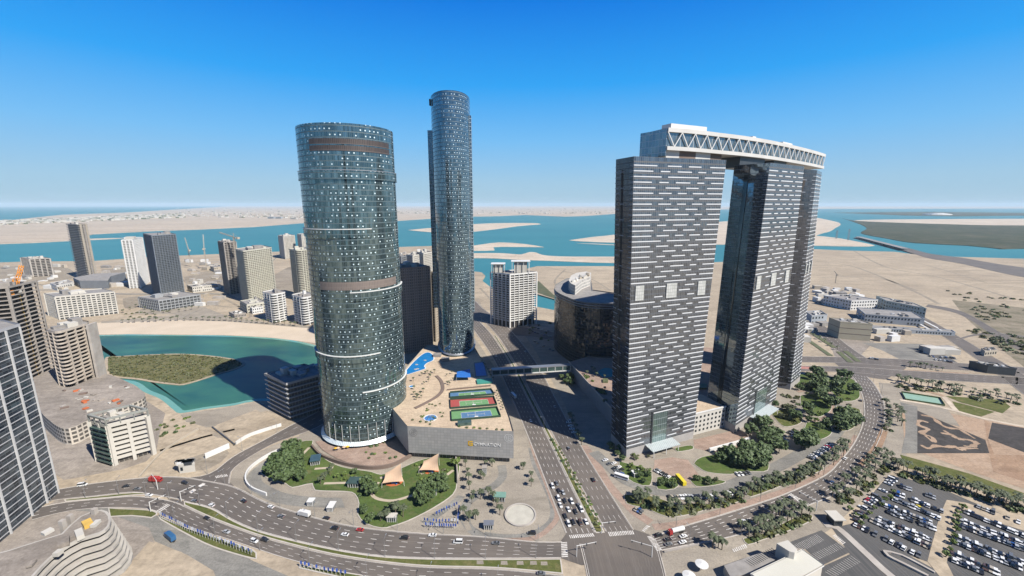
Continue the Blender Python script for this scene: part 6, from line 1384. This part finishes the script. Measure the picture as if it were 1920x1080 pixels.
def truck(u, v, rz, cabc, boxm, label, L=7, tank=False):
    c = B(u,v); t = thing('truck', label, 'truck', (c.x,c.y,.15), rz); mb = MB(); mb.box((L/2+.9,0,1.5),(1.9,2.3,2.2)); mb.box((L/2+.75,0,2.7),(1.4,2.1,.5)); part('cab', mb, PM[cabc], t)
    mb = MB()
    if tank: mb.bar((-L/2,0,2.2),(L/2-.2,0,2.2),1.25,0,14)
    else: mb.box((0,0,2.2),(L,2.4,2.6))
    part('tank' if tank else 'box', mb, boxm, t); mb = MB(); mb.box((.3,0,.7),(L+2,1.0,.3)); part('chassis', mb, TY, t); mb = MB(); mb.box((L/2+1.87,0,1.95),(.08,1.9,.8)); part('windscreen', mb, CG, t)
    for x in (-L*.36,-L*.2,L/2+.8):
        for y in (-1.05,1.05): mb = MB(); mb.bar((0,-.15,0),(0,.15,0),.5,0,10); part('wheel', mb, TY, t, loc=(x,y,.5))
truck(573,968,heading(lerpU,TU,B(573,968))+math.pi,'white',WHITE,'white box truck on the curving road below the ramp', 6)
truck(1270,999,heading(lerpE,TE,B(1270,999))+math.pi,'red',WHITE,'red and white tanker truck waiting on the eastern road', 8, True)
truck(290,903,heading(lerpW,TW,B(290,903)),'red',mat('red_box', (.5,.05,.04), .5),'red truck on the western road near the junction', 6)
truck(321,1012,math.radians(150),'blue',mat('blue_box', (.04,.14,.30), .5),'blue truck standing on the grey service yard', 7)
def bus(u, v, rz, m, label):
    c = B(u,v); t = thing('bus', label, 'bus', (c.x,c.y,.15), rz); mb = MB(); mb.box((0,0,1.75),(9.5,2.5,2.6)); part('body', mb, m, t); mb = MB(); mb.box((0,0,2.2),(9.0,2.56,.8)); part('windows', mb, CG, t)
    for x in (-3,3):
        for y in (-1.1,1.1): mb = MB(); mb.bar((0,-.15,0),(0,.15,0),.48,0,10); part('wheel', mb, TY, t, loc=(x,y,.48))
p = Z4([(625,375)])[0]; bus(*p, math.radians(100), PM['yellow'], 'yellow bus in the forecourt of the nearest gate tower')
bus(963,744, math.radians(112), PM['white'], 'white bus in the boulevard shadow beside the mall')
p = Z4([(180,350)])[0]; bus(*p, math.radians(150), PM['white'], 'white minibus at the kerb left of the gate garden')
def carrow(a, b, n, desc, group, fill=.85, cols=None, ang=None, kinds=None):
    A, Bq = B(*a), B(*b); d = (Bq-A); rz = math.atan2(d.y,d.x)+math.pi/2 if ang is None else math.atan2(d.y,d.x)+ang; 
    for i in range(n):
        if random.random() > fill: continue
        q = A+d*((i+.5)/n); c = random.choice(cols) if cols else rcol(); k = kinds or rkind()
        car(q.x+random.uniform(-.15,.15), q.y+random.uniform(-.3,.3), rz+(math.pi if random.random() < .5 else 0)+random.uniform(-.03,.03), k, c, '%s %s %s, %s bay' % (c, CNAME[k], desc, ordw(i+1)), group)
gp = 'cars in the big car park'
rowsL = [((890,400),(950,340),4,'in the short row at the car park north-west corner',1),((700,580),(870,440),9,'in the slanting west row of the car park',.6),((655,680),(690,600),4,'in the short row by the gatehouse',.8),((650,700),(1190,960),25,'in the southern kerb row of the left car park',.6),
 ((985,410),(1330,525),14,'in the northernmost row of the left car park',.45),((960,470),(1310,600),15,'in the second row, north half, left car park',.7),((930,505),(1290,655),15,'in the second row, south half, left car park',.85),
 ((850,545),(1230,690),16,'in the third row, north half, left car park',.75),((890,600),(1260,735),15,'in the third row, south half, left car park',.8),((830,655),(1230,820),16,'in the fourth row, north half, left car park',.85),((770,665),(1220,875),19,'in the fourth row, south half, left car park',.85),
 ((1470,600),(1930,790),18,'in the northernmost row of the right car park',.9),((1440,670),(1930,850),19,'in the second row, north half, right car park',.85),((1430,705),(1930,890),19,'in the second row, south half, right car park',.85),((1400,790),(1920,990),20,'in the third row, north half, right car park',.85),((1390,825),(1900,1030),20,'in the third row, south half, right car park',.8),((1370,915),(1760,1080),16,'in the fourth row, north half, right car park',.8),((1360,955),(1660,1080),12,'in the fourth row, south half, right car park',.7),((1560,560),(1930,700),10,'under the sandy strip north of the right car park',.4)]
for a, b, n, ds, f in rowsL: carrow(Z9([a])[0], Z9([b])[0], n, ds, gp, min(1, f*1.15))
c = B(*Z9([(1155,588)])[0]); car(c.x,c.y+2,1.2,'saloon','yellow','bright yellow car in the left car park','cars in the big car park')
c = B(*Z9([(775,512)])[0]); car(c.x-2.5,c.y,.6,'saloon','red','red car standing out in the slanting west row','cars in the big car park')
for a, b, n, ds, f in (((1590,205),(1755,95),13,'in the slanted row beside the eastern road palms',1),((530,495),(890,490),17,'in the curved row south of the gate lane',.95),((940,475),(1045,455),5,'right of the curved row south of the gate lane',.9),((1135,410),(1175,395),2,'in the pair beside the palms',1),((1250,375),(1335,335),5,'in the five-bay row by the palms',1),((1035,322),(1150,310),4,'at the garden side of the gate lane',.9),((430,285),(545,350),5,'in the forecourt row of the nearest gate tower',1),((20,180),(190,330),10,'along the kerb left of the nearest gate tower',.7),((95,215),(230,330),7,'in the inner row left of the nearest gate tower',.6),((1350,100),(1500,20),9,'below the grove of the middle gate tower',.8),((1380,50),(1480,-10),6,'under the trees by the middle gate tower',.8),((280,580),(340,610),3,'on the corner by the boulevard',1)):
    carrow(Z4([a])[0], Z4([b])[0], n, ds, 'cars parked by the gate towers', f, kinds='saloon')
for a, b, n, ds, f in (((1210,275),(1400,290),12,'in the yard right of the vacant lot',.7),((1250,300),(1380,320),8,'in the lower yard right of the vacant lot',.6),((60+700,290),(830,300),4,'on the vacant lot',1)):
    carrow(Z6([a])[0], Z6([b])[0], n, ds, 'cars in the far yard', f, kinds='suv')
for a, b, n, ds, f in (((985,610),(1030,622),8,'in the shade before the curved block, north row',.8),((990,620),(1035,633),8,'in the shade before the curved block, south row',.8),((1000,640),(1040,660),7,'along the kerb west of the curved block',.7),((1085,830),(1065,790),6,'on the slip lane below the grey podium',.7)):
    carrow(a, b, n, ds, 'cars by the curved block', f, kinds='saloon')
# ------------------------------------------------------------------ far city and far blocks
mb = MB(); rnd = random.Random(4)
def farpt(u, v): return B(u, v, 0)
for k in range(2600):
    if rnd.random() < .6: u = rnd.uniform(-120,345); lo = 413-(u/345)*14 if u > 0 else 415; v = rnd.uniform(lo+ (2 if u < 60 else 1), lo+9)
    else: u = rnd.uniform(330,1150); v = rnd.uniform(390.5,409 if u < 570 else 401)
    if u > 570 and rnd.random() < .5: continue
    c = farpt(u,v); s = rnd.uniform(14,50); h = rnd.uniform(4,15)*(1.2 if u < 350 else 1); m = rnd.choice((0,0,0,1,2)); mb.box((c.x,c.y,h/2),(s,s*rnd.uniform(.5,1.6),h),rnd.uniform(0,3),m,False)
o = part('far_city', mb, [OFFW, BEIGE, LEAF[1]], None); tag(o, 'far low white city and planting spread over the sand island', 'city', kind='stuff')
for i, (u0, u1, v, h, lb) in enumerate(((501,514,410,26,'grey-blue office block on the far island, leftmost of three'),(516,528,410,24,'grey-blue office block on the far island, middle of three'),(543,556,411,22,'pale block on the far island near the oval glass tower'))):
    a, b = B(u0,v), B(u1,v); t = thing('far_block', lb, 'building', a); w_ = b.x-a.x; mb = MB(); mb.box((w_/2,20,h/2),(w_*.9,40,h)); part('walls', mb, GRB if i < 2 else OFFW, t); mb = MB()
    for k in range(4): mb.box((w_/2,-.2,h*(k+.6)/4.4),(w_*.8,.6,h*.09))
    part('window_band', mb, GLASS, t)
for i in range(60):
    u = rnd.uniform(1530,1920); v = rnd.uniform(440,448) if i % 2 else rnd.uniform(426,455)
# near-shore low blocks and site clutter on the left
k = 0
for u0, u1, v0, v1, n, ds in ((5,130,500,545,34,'near the bare frame block'),(190,245,495,545,20,'between the ribbed and white towers'),(345,415,490,545,34,'on the sand right of the dark grey tower'),(330,420,550,575,10,'between the grey podium and beige slab'),(1530,1610,540,572,30,'behind the school blocks'),(1500,1545,608,640,10,'beside the beige square block'),(1640,1700,622,640,5,'in front of the long boundary building'),(1700,1800,645,665,7,'in the builders yard on the vacant lot'),(755,812,470,500,26,'between the glass towers by the water')):
    pts_ = []
    for _ in range(n):
        c = B(random.uniform(u0,u1), random.uniform(v0,v1)); k += 1; h = random.uniform(3,9); mm, cn = random.choice([(OFFW,'pale'),(WHITE,'white'),(BEIGE,'beige'),(ROOFG,'grey'),(CONCL,'light grey')]); w_ = random.uniform(6,22)
        pts_.append((c, h, w_, mm, cn))
    pts_.sort(key=lambda a: a[0].x/a[0].y)
    for i, (c, h, w_, mm, cn) in enumerate(pts_):
        t = thing('low_shed', '%s %s shed %s, %s from left' % (('narrow','short','long')[int(w_/7.4)], cn, ds, ordw(i+1)), 'shed', c, random.uniform(-.3,.3), 'small sheds '+ds)
        mb = MB(); mb.box((0,0,h/2),(w_,random.uniform(6,14),h)); part('walls', mb, mm, t)
# ------------------------------------------------------------------ haze
hz = MB(); hz.hexa([Vector(v) for v in ((-61000,-3600,-6),(61000,-3600,-6),(61000,61000,-6),(-61000,61000,-6),(-61000,-3600,330),(61000,-3600,330),(61000,61000,330),(-61000,61000,330))])
n = N('haze_air'); n.t.nodes.remove(n.b); pv = n.n('ShaderNodeVolumePrincipled'); pv.inputs['Color'].default_value = (.72,.90,1,1); pv.inputs['Density'].default_value = 2.8e-5; pv.inputs['Anisotropy'].default_value = 0
n.l(pv.outputs[0], n.t.nodes['Material Output'].inputs['Volume'])
o = part('haze', hz, n.mat, None); o['kind'] = 'stuff'
